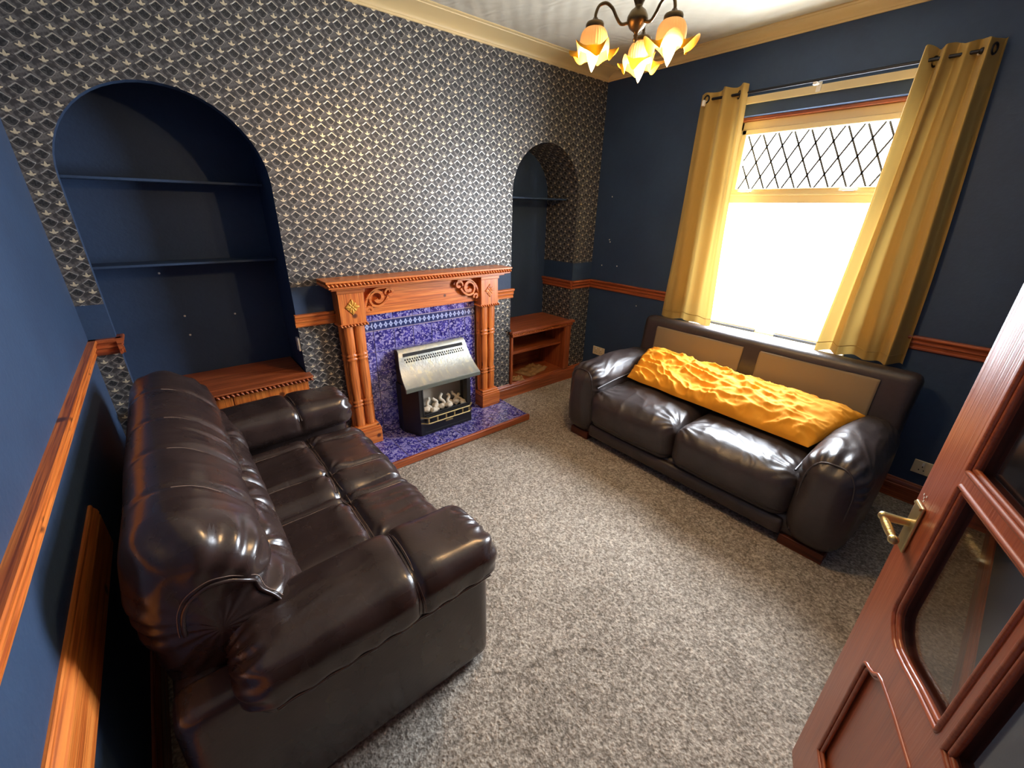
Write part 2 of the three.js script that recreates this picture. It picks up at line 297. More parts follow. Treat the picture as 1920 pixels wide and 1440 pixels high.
struct(mesh('ceiling', box(-0.7, W + 0.28, H, H + 0.12, -0.5, 4.4), M.ceiling), 'off white textured plaster ceiling above the chandelier', 'ceiling');

const FT = 0.06;                                 // the left arch is cut in a thin front; the alcove behind it is square and runs to the blue wall
const innerOutline = shapeOf([[0.94, 0], ...archPts(AR, 0), [W, 0], [W, H], [0, H], [0, 2.5], [0.94, 2.5]]);
const wf = mesh('wall_fireplace', merge([uvBox(new THREE.ExtrudeGeometry(wallOutline(0, H), { depth: FT, bevelEnabled: false }).translate(0, 0, -FT)), uvBox(new THREE.ExtrudeGeometry(innerOutline, { depth: REC - FT, bevelEnabled: false }).translate(0, 0, -REC))]), M.navy);
struct(wf, 'dark patterned papered wall with two arched alcoves beside the fireplace', 'wall');
mesh('alcove_back', box(-0.15, W + 0.28, 0, H, -REC - 0.1, -REC), M.navy, wf);
mesh('wallpaper', uvBox(new THREE.ExtrudeGeometry(wallOutline(PAPER_B, H), { depth: 0.0015, bevelEnabled: false })), M.paper, wf);
mesh('wallpaper', merge([[0, AL.x0], [AL.x1, AR.x0], [AR.x1, W]].map(([a, b]) => uvBox(new THREE.BoxGeometry(b - a, DADO_B, 0.0015).translate((a + b) / 2, DADO_B / 2, 0.00075)))), M.paper, wf);
{ // paper on the inner right side of the right alcove
  const r = (AR.x1 - AR.x0) / 2 - 0.0015, cx = (AR.x0 + AR.x1) / 2, sp = AR.top - (AR.x1 - AR.x0) / 2, line = [[cx + r, PAPER_B], [cx + r, sp]];
  for (let i = 1; i <= 20; i++) { const t = i / 20 * Math.PI / 2; line.push([cx + r * Math.cos(t), sp + r * Math.sin(t)]); }
  const strip = (l) => { const pos = [], uv = [], idx = []; let s = 0; l.forEach(([x, y], i) => { if (i) s += Math.hypot(x - l[i - 1][0], y - l[i - 1][1]); for (const z of [-REC, 0]) { pos.push(x, y, z); uv.push(z, s + l[0][1]); } if (i) { const k = i * 2; idx.push(k - 2, k - 1, k, k - 1, k + 1, k); } }); const g = new THREE.BufferGeometry(); g.setAttribute('position', new THREE.Float32BufferAttribute(pos, 3)); g.setAttribute('uv', new THREE.Float32BufferAttribute(uv, 2)); g.setIndex(idx); g.computeVertexNormals(); return g; };
  const pm = M.paper.clone(); pm.side = THREE.DoubleSide;
  mesh('wallpaper', strip(line), pm, wf); mesh('wallpaper', strip([[cx + r, 0.1], [cx + r, DADO_B]]), pm, wf);
}
// filler spots and nail holes
const spot = new THREE.SphereGeometry(0.006, 8, 6);
for (const [x, y, z] of [[0.34, 1.28, -REC], [0.4, 1.02, -REC], [0.4, 0.9, -REC], [0.66, 1.0, -REC]]) { const s = mesh('filler_spot', spot, M.filler, wf); s.position.set(x, y, z); s.scale.set(1, 1, 0.4); }

struct(mesh('wall_left', box(-0.15, 0, 0, H, -0.5, 4.4, 'z'), M.navy), 'blue painted wall with dado rail behind the near sofa', 'wall');
const OZ0 = 1.15, OZ1 = 2.17, OY0 = 0.83, OY1 = 2.285, WT = 0.26;
const ww = mesh('wall_window', merge([box(W, W + WT, 0, H, -0.5, OZ0, 'z'), box(W, W + WT, 0, H, OZ1, 4.4, 'z'), box(W, W + WT, 0, OY0, OZ0, OZ1, 'z'), box(W, W + WT, OY1, H, OZ0, OZ1, 'z')]), M.navy);
struct(ww, 'dark navy painted wall around the window', 'wall');
for (const [y, z] of [[1.79, 0.17], [1.4, 0.2], [1.18, 0.13], [1.19, 0.31], [1.03, 0.25], [0.86, 0.58], [1.42, 0.19]]) { const s = mesh('filler_spot', spot, M.filler, ww); s.position.set(W, y, z); s.scale.set(0.4, 1, 1); }
const DX0 = 0.0, DX1 = 0.85, DY = 2.0;
struct(mesh('wall_back', merge([box(DX1, W, 0, H, B, B + 0.12), box(DX0, DX1, DY, H, B, B + 0.12)]), M.navy), 'navy painted wall behind the open door', 'wall');
struct(mesh('wall_hall', merge([box(-0.15, W, 0, H, 4.3, 4.4), box(1.25, 1.35, 0, H, B + 0.12, 4.3)]), M.hall), 'plain hallway wall beyond the doorway', 'wall');

// coving
function cove(p) { const o = [[0, COVE_B - 0.004], [0.01, COVE_B - 0.004], [0.012, COVE_B + 0.006]]; for (let i = 0; i <= 8; i++) { const t = i / 8; o.push([lerp(0.016, p - 0.022, 1 - Math.cos(t * Math.PI / 2)), lerp(COVE_B + 0.008, H - 0.012, Math.sin(t * Math.PI / 2))]); } o.push([p - 0.02, H - 0.008], [p, H - 0.006], [p, H], [0, H]); return o; }
struct(mesh('trim_1', moulding(cove(0.17), [0, 0, 0], [W, 0, 0], [0, 0, 1], 'x'), M.cove), 'cream plaster coving above the patterned wall', 'coving');
struct(mesh('trim_2', moulding(cove(0.1), [W, 0, 0], [W, 0, B], [-1, 0, 0], 'z'), M.cove), 'cream plaster coving above the window', 'coving');
struct(mesh('trim_3', moulding(cove(0.1), [0, 0, 0], [0, 0, B], [1, 0, 0], 'z'), M.cove), 'cream plaster coving above the blue wall', 'coving');
struct(mesh('trim_4', moulding(cove(0.1), [0, 0, B], [W, 0, B], [0, 0, -1], 'x'), M.cove), 'cream plaster coving above the door', 'coving');
// dado rail
const dadoP = [[0, DADO_B], [0.008, DADO_B], [0.013, DADO_B + 0.006], [0.013, DADO_B + 0.014], [0.009, DADO_B + 0.018], [0.012, DADO_B + 0.03], [0.02, DADO_B + 0.038], [0.02, DADO_B + 0.044], [0.016, DADO_B + 0.048], [0.018, DADO_B + 0.056], [0.026, DADO_B + 0.063], [0.031, DADO_B + 0.07], [0.031, DADO_B + 0.077], [0.027, DADO_T], [0, DADO_T]];
struct(mesh('trim_5', merge([moulding(dadoP, [0, 0, 0], [AL.x0 + 0.018, 0, 0], [0, 0, 1], 'x'), moulding(dadoP, [AL.x0 - 0.002, 0, -FT], [AL.x0 - 0.002, 0, 0.03], [1, 0, 0], 'z')]), M.red), 'short wooden dado rail between the blue wall and left alcove', 'dado rail');
struct(mesh('trim_6', moulding(dadoP, [AL.x1 - 0.012, 0, 0], [1.17, 0, 0], [0, 0, 1], 'x'), M.pine), 'short wooden dado rail left of the fireplace', 'dado rail');
struct(mesh('trim_7', moulding(dadoP, [2.425, 0, 0], [AR.x0 + 0.02, 0, 0], [0, 0, 1], 'x'), M.pine), 'short wooden dado rail right of the fireplace', 'dado rail');
struct(mesh('trim_8', merge([moulding(dadoP, [AR.x1 - 0.004, 0, 0], [W, 0, 0], [0, 0, 1], 'x'), moulding(dadoP, [AR.x1, 0, -REC], [AR.x1, 0, 0.004], [-1, 0, 0], 'z')]), M.red), 'wooden dado rail turning into the right alcove', 'dado rail');
struct(mesh('trim_9', moulding(dadoP, [W, 0, 0], [W, 0, OZ0], [-1, 0, 0], 'z'), M.red), 'wooden dado rail between the corner and left curtain', 'dado rail');
struct(mesh('trim_10', moulding(dadoP, [W, 0, OZ1], [W, 0, B], [-1, 0, 0], 'z'), M.red), 'wooden dado rail right of the right curtain', 'dado rail');
struct(mesh('trim_11', moulding(dadoP, [0, 0, 0], [0, 0, B], [1, 0, 0], 'z'), M.pine), 'long orange wooden dado rail along the blue wall', 'dado rail');
const skirtP = (y0, h) => [[0, y0], [0.018, y0], [0.018, y0 + h - 0.045], [0.015, y0 + h - 0.04], [0.018, y0 + h - 0.034], [0.016, y0 + h - 0.022], [0.009, y0 + h - 0.012], [0.009, y0 + h - 0.005], [0.006, y0 + h], [0, y0 + h]];
struct(mesh('trim_12', moulding(skirtP(0.595, 0.165), [0, 0, 1.12], [0, 0, B], [1, 0, 0], 'z'), M.pine), 'moulded wooden board low on the blue wall behind the sofa', 'wall board');
struct(mesh('baseboard_fireplace', merge([moulding(skirtP(0, 0.138), [0, 0, 0], [1.15, 0, 0], [0, 0, 1], 'x'), moulding(skirtP(0, 0.138), [2.42, 0, 0], [W, 0, 0], [0, 0, 1], 'x')]), M.red), 'reddish wooden skirting board beside the fireplace', 'skirting board');
struct(mesh('baseboard_window', moulding(skirtP(0, 0.138), [W, 0, 0], [W, 0, B], [-1, 0, 0], 'z'), M.red), 'reddish wooden skirting board under the window', 'skirting board');
struct(mesh('baseboard_left', moulding(skirtP(0, 0.138), [0, 0, 0], [0, 0, B], [1, 0, 0], 'z'), M.red), 'reddish wooden skirting board along the blue wall', 'skirting board');
struct(mesh('baseboard_back', moulding(skirtP(0, 0.138), [DX1 + 0.02, 0, B], [W, 0, B], [0, 0, -1], 'x'), M.red), 'reddish wooden skirting board behind the open door', 'skirting board');

// ---------------------------------------------------------------- window
{
  const w = structGroup('window_1', 'cream framed window with diamond leaded top light and clear lower pane', 'window');
  const X0 = W + 0.085, X1 = W + 0.15, f = 0.055, TR0 = 1.742, TR1 = 1.829;
  const fr = (name, y0, y1, z0, z1, x0 = X0, x1 = X1) => mesh(name, box(x0, x1, y0, y1, z0, z1, 'z', 0.006), M.cream, w);
  fr('frame_head', OY1 - 0.075, OY1 - 0.02, OZ0, OZ1); fr('frame_jamb', OY0, OY1 - 0.02, OZ0, OZ0 + f); fr('frame_jamb', OY0, OY1 - 0.02, OZ1 - f, OZ1); fr('frame_bottom', OY0, OY0 + 0.03, OZ0, OZ1);
  fr('transom', TR0, TR1, OZ0 + f, OZ1 - f, X0 - 0.008, X1); fr('transom_bead', TR0 + 0.05, TR0 + 0.062, OZ0 + f, OZ1 - f, X0 - 0.018, X0);
  // opening sash of the top light
  const s0 = OZ0 + f - 0.006, s1 = OZ1 - f + 0.006, sy0 = TR1 - 0.005, sy1 = OY1 - 0.07, sw = 0.035;
  fr('sash_rail', sy1 - sw, sy1, s0, s1, X0 - 0.012, X1 - 0.015); fr('sash_rail', sy0, sy0 + 0.012, s0, s1, X0 - 0.012, X1 - 0.015); fr('sash_stile', sy0, sy1, s0, s0 + sw, X0 - 0.012, X1 - 0.015); fr('sash_stile', sy0, sy1, s1 - sw, s1, X0 - 0.012, X1 - 0.015);
  mesh('wooden_head', box(W + 0.05, X0 + 0.03, OY1 - 0.02, OY1, OZ0, OZ1, 'z', 0.003), M.red, w);
  const gx = X0 + 0.03, pane = (y0, y1, z0, z1) => { const g = new THREE.PlaneGeometry(z1 - z0, y1 - y0); g.rotateY(-Math.PI / 2); g.translate(gx, (y0 + y1) / 2, (z0 + z1) / 2); return g; };
  mesh('top_pane', pane(sy0 + 0.01, sy1 - sw, s0 + sw, s1 - sw), M.glass, w);
  mesh('lower_pane', pane(OY0 + 0.03, TR0, OZ0 + f, OZ1 - f), M.glass, w);
  // lead came strips, cut to the pane
  const ly0 = sy0 + 0.012, ly1 = sy1 - sw, lz0 = s0 + sw, lz1 = s1 - sw, pitch = 0.098, slope = 1.9;
  for (const d of [1, -1]) for (let k = -6; k < 16; k++) {
    let zA = lz0 + k * pitch, yA = ly0, zB, yB; const run = (ly1 - ly0) / slope; let z0 = d > 0 ? zA : zA + run, z1 = d > 0 ? zA + run : zA; yB = ly1; zB = z1; zA = z0;
    const cut = (z) => yA + (yB - yA) * (z - zA) / (zB - zA); let a = [zA, yA], b = [zB, yB];
    for (const [lim, sgn] of [[lz0, 1], [lz1, -1]]) { if ((a[0] - lim) * sgn < 0 && (b[0] - lim) * sgn < 0) a = null; if (!a) break; if ((a[0] - lim) * sgn < 0) a = [lim, cut(lim)]; if ((b[0] - lim) * sgn < 0) b = [lim, cut(lim)]; }
    if (!a || Math.hypot(a[0] - b[0], a[1] - b[1]) < 0.02) continue;
    const L = Math.hypot(b[0] - a[0], b[1] - a[1]), g = new THREE.BoxGeometry(0.005, L, 0.011); g.rotateX(Math.atan2(b[0] - a[0], b[1] - a[1])); g.translate(gx - 0.003, (a[1] + b[1]) / 2, (a[0] + b[0]) / 2); mesh('lead_strip', g, M.lead, w);
  }
  // catches on the transom
  for (const z of [1.31, 1.93]) { const h = mesh('catch', merge([box(X0 - 0.03, X0 - 0.008, TR1 - 0.016, TR1 + 0.002, z - 0.03, z + 0.03, 'z', 0.004), box(X0 - 0.042, X0 - 0.028, TR1 - 0.012, TR1 - 0.002, z - 0.045, z + 0.05, 'z', 0.004)]), M.whitePlastic, w); h.userData.label = 'white window catch'; }
  mesh('sill_board', box(W - 0.03, X0 + 0.01, OY0 - 0.028, OY0 + 0.002, OZ0 - 0.03, OZ1 + 0.03, 'z', 0.006), M.whitePlastic, w);
  for (const [a, b] of [[1.22, 1.6], [1.74, 2.16]]) mesh('sill_track', box(X0 - 0.014, X0 + 0.002, OY0 + 0.002, OY0 + 0.02, a, b, 'z', 0.002), M.lead, w);
}

// ---------------------------------------------------------------- fireplace surround, hearth and tiles
const HY = 0.05;
const tg = {}; const tileGeo = (w, h, thick, k) => { const key = [w.toFixed(3), h.toFixed(3), k].join(); if (!tg[key]) { const g = uvBox(new RoundedBoxGeometry(w - 0.004, h - 0.004, thick, 1, 0.0015)); const uv = g.attributes.uv; for (let i = 0; i < uv.count; i++) uv.setXY(i, uv.getX(i) + k * 0.13, uv.getY(i) + k * 0.071); tg[key] = g; } return tg[key]; };
{
  const t = thing('fireplace_surround', 'carved pine fireplace surround with scroll brackets and blue tiled back', 'fireplace', [1.8, 0, 0]);
  const P = (name, g, m = M.pine) => { g.translate(-1.8, 0, 0); return mesh(name, g, m, t); };
  P('shelf', merge([box(1.085, 2.515, 1.23, 1.243, 0.002, 0.19, 'x', 0.004), box(1.095, 2.505, 1.206, 1.23, 0.002, 0.178, 'x', 0.003), box(1.1, 2.5, 1.196, 1.206, 0.002, 0.182, 'x', 0.003), box(1.125, 2.475, 1.178, 1.196, 0.002, 0.14, 'x', 0.004)]));
  P('rope_moulding', merge([ropeZ([1.088, 1.218, 0.183], [2.512, 1.218, 0.183], 0.0115), ropeZ([1.09, 1.218, 0.01], [1.09, 1.218, 0.18], 0.0115)]));
  P('frieze', box(1.3, 2.29, 0.983, 1.18, 0.03, 0.06, 'x', 0.002));
  P('tile_backing', box(1.335, 2.26, HY + 0.001, 0.99, 0.002, 0.018), M.grout);
  const S = 0.152;
  // fire back
  const bx = [1.34, 1.40, 1.552, 1.704, 1.856, 2.008, 2.16, 2.255], by = [0.052, 0.098, 0.25, 0.402, 0.554, 0.706, 0.858];
  for (let i = 0; i < bx.length - 1; i++) {
    for (let j = 0; j < by.length - 1; j++) { const m = mesh('tile', tileGeo(bx[i + 1] - bx[i], by[j + 1] - by[j], 0.01, Math.floor(rnd() * 5)), M.tile, t); m.position.set((bx[i] + bx[i + 1]) / 2 - 1.8, (by[j] + by[j + 1]) / 2, 0.022); }
    const m = mesh('tile', tileGeo(bx[i + 1] - bx[i], 0.052, 0.01, Math.floor(rnd() * 5)), M.tile, t); m.position.set((bx[i] + bx[i + 1]) / 2 - 1.8, 0.958, 0.022);
    // border tile
    const w = bx[i + 1] - bx[i], g = new RoundedBoxGeometry(w - 0.002, 0.071, 0.012, 1, 0.0015), uv = g.attributes.uv, p = g.attributes.position; for (let k = 0; k < uv.count; k++) uv.setXY(k, (p.getX(k) + (i === 0 ? w / 2 - S : -w / 2) + S) / S, (p.getY(k) + 0.0355) / 0.071);
    const b = mesh('border_tile', g, M.border, t); b.position.set((bx[i] + bx[i + 1]) / 2 - 1.8, 0.896, 0.022);
  }
  for (const [a, b, sx] of [[1.165, 1.332, 1], [2.262, 2.43, -1]]) {
    const c = (a + b) / 2;
    P('pier_block', merge([box(a, b, 0.955, 1.182, 0.002, 0.115, 'y', 0.003), box(a - 0.006, b + 0.006, 1.152, 1.182, 0.002, 0.122, 'x', 0.004)]));
    P('rope_moulding', merge([ropeZ([a - 0.012, 0.947, 0.121], [b + 0.012, 0.947, 0.121], 0.0105), box(a - 0.006, b + 0.006, 0.936, 0.958, 0.002, 0.117, 'x', 0.003), ropeZ([a - 0.008, 0.948, 0.01], [a - 0.008, 0.948, 0.118], 0.008)]));
    P('pier_back', box(a + 0.012, b - 0.012, HY, 0.94, 0.002, 0.075, 'y', 0.002));
    // turned half columns
    const prof = []; const ys = [[0.2, 0.024], [0.3, 0.026], [0.345, 0.0265], [0.352, 0.02], [0.36, 0.03], [0.37, 0.03], [0.377, 0.02], [0.386, 0.03], [0.398, 0.03], [0.405, 0.019], [0.46, 0.023], [0.56, 0.026], [0.66, 0.023], [0.694, 0.019], [0.7, 0.03], [0.712, 0.03], [0.719, 0.02], [0.727, 0.03], [0.738, 0.03], [0.745, 0.02], [0.76, 0.0265], [0.85, 0.027], [0.938, 0.027]];
    for (const [y, r] of ys) prof.push([r, y]);
    for (const x of [c - 0.036, c + 0.036]) P('half_column', uvBox(lathe(prof, 24).scale(1.2, 1, 0.6).translate(x, 0, 0.086), 'y', nextOff()));
    P('side_column', uvBox(lathe(prof, 16).scale(0.55, 1, 0.7).translate(sx > 0 ? a + 0.012 : b - 0.012, 0, 0.045), 'y', nextOff()));
    P('side_column', uvBox(lathe(prof, 16).scale(0.55, 1, 0.7).translate(sx > 0 ? b - 0.012 : a + 0.012, 0, 0.045), 'y', nextOff()));
    P('plinth', merge([box(a - 0.006, b + 0.012, HY, 0.165, 0.002, 0.135, 'x', 0.003), box(a - 0.002, b + 0.008, 0.165, 0.182, 0.002, 0.128, 'x', 0.005), box(a + 0.004, b + 0.002, 0.182, 0.202, 0.002, 0.12, 'x', 0.006)]));
    // carved diamond of eight leaves
    const leaves = []; for (let k = 0; k < 8; k++) { const g = new THREE.SphereGeometry(0.014, 10, 6); g.scale(0.55, k % 2 ? 1.15 : 1.5, 0.45); g.translate(0, k % 2 ? 0.019 : 0.026, 0); g.rotateZ(k * Math.PI / 4); leaves.push(g); }
    leaves.push(new THREE.SphereGeometry(0.009, 10, 8).scale(1, 1, 0.8));
    const ros = P('rosette', uvBox(merge([...leaves, new THREE.BoxGeometry(0.062, 0.062, 0.006).rotateZ(Math.PI / 4)]).scale(1.0, 1.12, 1).translate(c, 1.065, 0.117)), sx > 0 ? M.gilt : M.pine); ros.userData.label = 'carved leaf diamond';
    // fretwork scroll bracket
    const sp = (cx, cy, r0, r1, a0, a1, n = 14) => Array.from({ length: n + 1 }, (_, i) => { const q = i / n, an = lerp(a0, a1, q), r = lerp(r0, r1, q); return [cx + r * Math.cos(an), cy + r * Math.sin(an)]; });
    const big = ribbon(sp(0.1, 0.1, 0.058, 0.016, 3.9, -2.6, 18), 0.012, 0.026), small = ribbon(sp(0.188, 0.128, 0.034, 0.009, 3.4, -2.4, 14), 0.01, 0.02), tail = ribbon(sp(0.032, 0.028, 0.024, 0.008, -0.4, 5.0, 12), 0.012, 0.016), spine = ribbon([[0.004, 0.02], [0.014, 0.07], [0.04, 0.12], [0.09, 0.158], [0.15, 0.164], [0.2, 0.162]], 0.014, 0.008), web = ribbon([[0.055, 0.055], [0.1, 0.044], [0.148, 0.07], [0.172, 0.1]], 0.014, 0.012);
    const fret = mesh('scroll_bracket', uvBox(merge([big, small, tail, spine, web].map((s) => new THREE.ExtrudeGeometry(s, { depth: 0.018, bevelEnabled: true, bevelSize: 0.0015, bevelThickness: 0.0015, bevelSegments: 1 })))), M.pine, t);
    fret.position.set((sx > 0 ? b : a) - 1.8, 1.0, 0.075); fret.scale.set(sx * 1.0, 1, 1); if (sx < 0) fret.material = (() => { const m = M.pine.clone(); m.side = THREE.DoubleSide; return m; })();
  }
}
{
  const t = thing('hearth', 'blue tiled hearth slab with reddish wooden front kerb', 'hearth', [1.8, 0, 0]);
  const P = (name, g, m) => { g.translate(-1.8, 0, 0); return mesh(name, g, m, t); };
  const hx0 = 1.09, hx1 = 2.5;
  P('slab', box(hx0, hx1, 0.001, HY - 0.004, 0.001, 0.45), M.grout);
  P('kerb', uvBox(new RoundedBoxGeometry(hx1 - hx0 + 0.01, 0.056, 0.026, 3, 0.009).translate((hx0 + hx1) / 2, 0.03, 0.464), 'x', nextOff()), M.red);
  // hearth top
  const xs = [hx0, 1.248, 1.4, 1.552, 1.704, 1.856, 2.008, 2.16, 2.312, 2.464, hx1], zs = [0.002, 0.146, 0.298, 0.45];
  for (let i = 0; i < xs.length - 1; i++) for (let j = 0; j < zs.length - 1; j++) { const g = tileGeo(xs[i + 1] - xs[i], zs[j + 1] - zs[j], 0.01, Math.floor(rnd() * 5)), m = mesh('tile', g, M.tile, t); m.rotation.x = -Math.PI / 2; m.position.set((xs[i] + xs[i + 1]) / 2 - 1.8, HY - 0.005, (zs[j] + zs[j + 1]) / 2); }
}
{ // gas fire
  const cx = 1.825, t = thing('gas_fire', 'black gas fire with steel hood and brass fender on the hearth', 'gas fire', [cx, HY, 0]);
  const P = (name, g, m) => mesh(name, g.translate(-cx, -HY, 0), m, t);
  const poly = (h, y0, pts) => { const g = new THREE.ExtrudeGeometry(shapeOf(pts.map(([x, z]) => [x, -z])), { depth: h, bevelEnabled: true, bevelSize: 0.003, bevelThickness: 0.003, bevelSegments: 1 }); g.rotateX(-Math.PI / 2); g.translate(0, y0, 0); return g; };
  P('base', poly(0.139, HY + 0.0045, [[1.53, 0.03], [1.53, 0.11], [1.6, 0.255], [2.05, 0.255], [2.12, 0.11], [2.12, 0.03]]), M.black);
  // side cheeks and back of the fire box
  P('cheek', poly(0.25, 0.195, [[1.53, 0.03], [1.53, 0.11], [1.6, 0.25], [1.625, 0.25], [1.625, 0.2], [1.57, 0.1], [1.57, 0.03]]), M.black);
  P('cheek', poly(0.25, 0.195, [[2.08, 0.03], [2.08, 0.1], [2.025, 0.2], [2.025, 0.25], [2.05, 0.25], [2.12, 0.11], [2.12, 0.03]]), M.black);
  P('fire_back', box(1.57, 2.08, 0.195, 0.445, 0.03, 0.06), M.ceramic);
  P('front_bead', merge([box(1.622, 1.634, 0.215, 0.43, 0.246, 0.256, 'y', 0.002), box(2.016, 2.028, 0.215, 0.43, 0.246, 0.256, 'y', 0.002), box(1.622, 2.028, 0.212, 0.222, 0.246, 0.256, 'x', 0.002)]), M.black);
  for (const [x, h] of [[1.66, 0.07], [1.72, 0.1], [1.78, 0.085], [1.84, 0.105], [1.9, 0.09], [1.955, 0.1], [2.0, 0.06]]) { const pts = []; for (let i = 0; i <= 6; i++) pts.push(V3(x + 0.014 * Math.sin(i * 1.5 + x * 40), 0.2 + h * i / 6, 0.19 - 0.05 * i / 6)); P('ceramic_flame', tube(pts, 0.012, 20, 8), M.ceramic); }
  for (let i = 0; i < 9; i++) { const g = new THREE.IcosahedronGeometry(0.03, 1); const p = g.attributes.position; for (let k = 0; k < p.count; k++) { const s = 0.75 + 0.5 * noise3(p.getX(k) * 60 + i * 7, p.getY(k) * 60, p.getZ(k) * 60, 3); p.setXYZ(k, p.getX(k) * s, p.getY(k) * s * 0.8, p.getZ(k) * s); } g.computeVertexNormals(); P('ceramic_coal', g.translate(1.65 + i * 0.044, 0.215 + 0.01 * (i % 2), 0.15 + 0.03 * (i % 3)), M.ceramic); }
  const gp = new THREE.PlaneGeometry(0.39, 0.22).translate(1.825, 0.325, 0.249); P('glass_front', gp, M.glass);
  // hood: swept sheet with a lip
  const prof = [[0.05, 0.705], [0.075, 0.705], [0.095, 0.685], [0.11, 0.64], [0.135, 0.585], [0.175, 0.53], [0.225, 0.485], [0.252, 0.465], [0.254, 0.432], [0.246, 0.432], [0.244, 0.458], [0.216, 0.477], [0.165, 0.522], [0.125, 0.578], [0.1, 0.635], [0.086, 0.677], [0.05, 0.69]];
  const hood = (() => { const n = prof.length, pos = [], idx = []; const half = (y) => lerp(0.322, 0.285, clamp((y - 0.46) / 0.24, 0, 1)); for (const s of [-1, 1]) for (const [z, y] of prof) pos.push(cx + s * half(y), y, z); for (let i = 0; i < n; i++) { const j = (i + 1) % n; idx.push(i, j, i + n, j, j + n, i + n); } const g = new THREE.BufferGeometry(); g.setAttribute('position', new THREE.Float32BufferAttribute(pos, 3)); g.setIndex(idx); const tri = THREE.ShapeUtils.triangulateShape(prof.map(([z, y]) => new THREE.Vector2(z, y)), []); const ix = [...idx]; for (const [a, b, c] of tri) { ix.push(a, b, c); ix.push(a + n, c + n, b + n); } g.setIndex(ix); return uvBox(toCreasedNormals(g.toNonIndexed(), 0.6)); })();
  const st = M.steel.clone(); st.side = THREE.DoubleSide; P('hood', hood, st);
  for (const s of [-1, 1]) { const sh = shapeOf([[0.03, 0.7], [0.08, 0.7], [0.1, 0.64], [0.125, 0.585], [0.165, 0.53], [0.215, 0.485], [0.244, 0.455], [0.1, 0.44], [0.03, 0.44]]); const g = new THREE.ExtrudeGeometry(sh, { depth: 0.006, bevelEnabled: false }); g.rotateY(-Math.PI / 2); g.scale(1, 1, 1); P('hood_side', g.translate(cx + s * 0.285 + 0.003, 0, 0), M.oldBrass); }
  P('hood_lip', box(cx - 0.322, cx + 0.322, 0.432, 0.462, 0.252, 0.257, 'x', 0.002), M.lip);
  // louvre slot and punched band near the top of the hood
  const onHood = (s0, s1, y0, y1, lift) => { const zAt = (y) => { for (let i = 1; i < 8; i++) if (prof[i][1] >= y && prof[i + 1][1] <= y) { const q = (prof[i][1] - y) / (prof[i][1] - prof[i + 1][1]); return lerp(prof[i][0], prof[i + 1][0], q); } return 0.1; }; const a = [zAt(y0), y0], b = [zAt(y1), y1], g = new THREE.BoxGeometry(s1 - s0, Math.hypot(a[0] - b[0], a[1] - b[1]), 0.004); g.rotateX(Math.atan2(b[0] - a[0], b[1] - a[1])); return g.translate(cx + (s0 + s1) / 2, (y0 + y1) / 2, (a[0] + b[0]) / 2 + lift); };
  P('vent_slot', onHood(-0.255, 0.255, 0.655, 0.678, 0.0015), M.dark);
  const holes = []; for (let r = 0; r < 2; r++) for (let i = 0; i < 26; i++) holes.push(onHood(-0.25 + i * 0.0195 + r * 0.008, -0.25 + i * 0.0195 + r * 0.008 + 0.008, 0.628 - r * 0.016, 0.64 - r * 0.016, 0.0012));
  P('punched_band', merge(holes), M.dark);
  P('shelf_gap', box(1.58, 2.07, 0.425, 0.437, 0.08, 0.235), M.dark);
  // brass fender
  const fp = [[1.598, 0.262], [1.64, 0.3], [2.01, 0.3], [2.052, 0.262]], rail = (y, r) => { const c = new THREE.CurvePath(); for (let i = 0; i < 3; i++) c.add(new THREE.LineCurve3(V3(fp[i][0], y, fp[i][1]), V3(fp[i + 1][0], y, fp[i + 1][1]))); return new THREE.TubeGeometry(c, 60, r, 6); };
  P('fender_rail', rail(0.212, 0.006), M.brass); P('fender_rail', rail(0.165, 0.006), M.brass);
  for (const x of [1.645, 1.72, 1.795, 1.87, 1.945, 2.005]) P('fender_post', box(x - 0.006, x + 0.006, 0.165, 0.212, 0.292, 0.3, 'y', 0.002), M.brass);
  P('fender_back', box(1.64, 2.01, 0.16, 0.215, 0.262, 0.268), M.dark);
  P('badge', box(1.81, 1.875, 0.118, 0.13, 0.255, 0.2625, 'x', 0.002), M.brass);
  P('panel_line', box(1.63, 2.02, 0.072, 0.078, 0.2575, 0.2605, 'x', 0.001), M.lead);
}

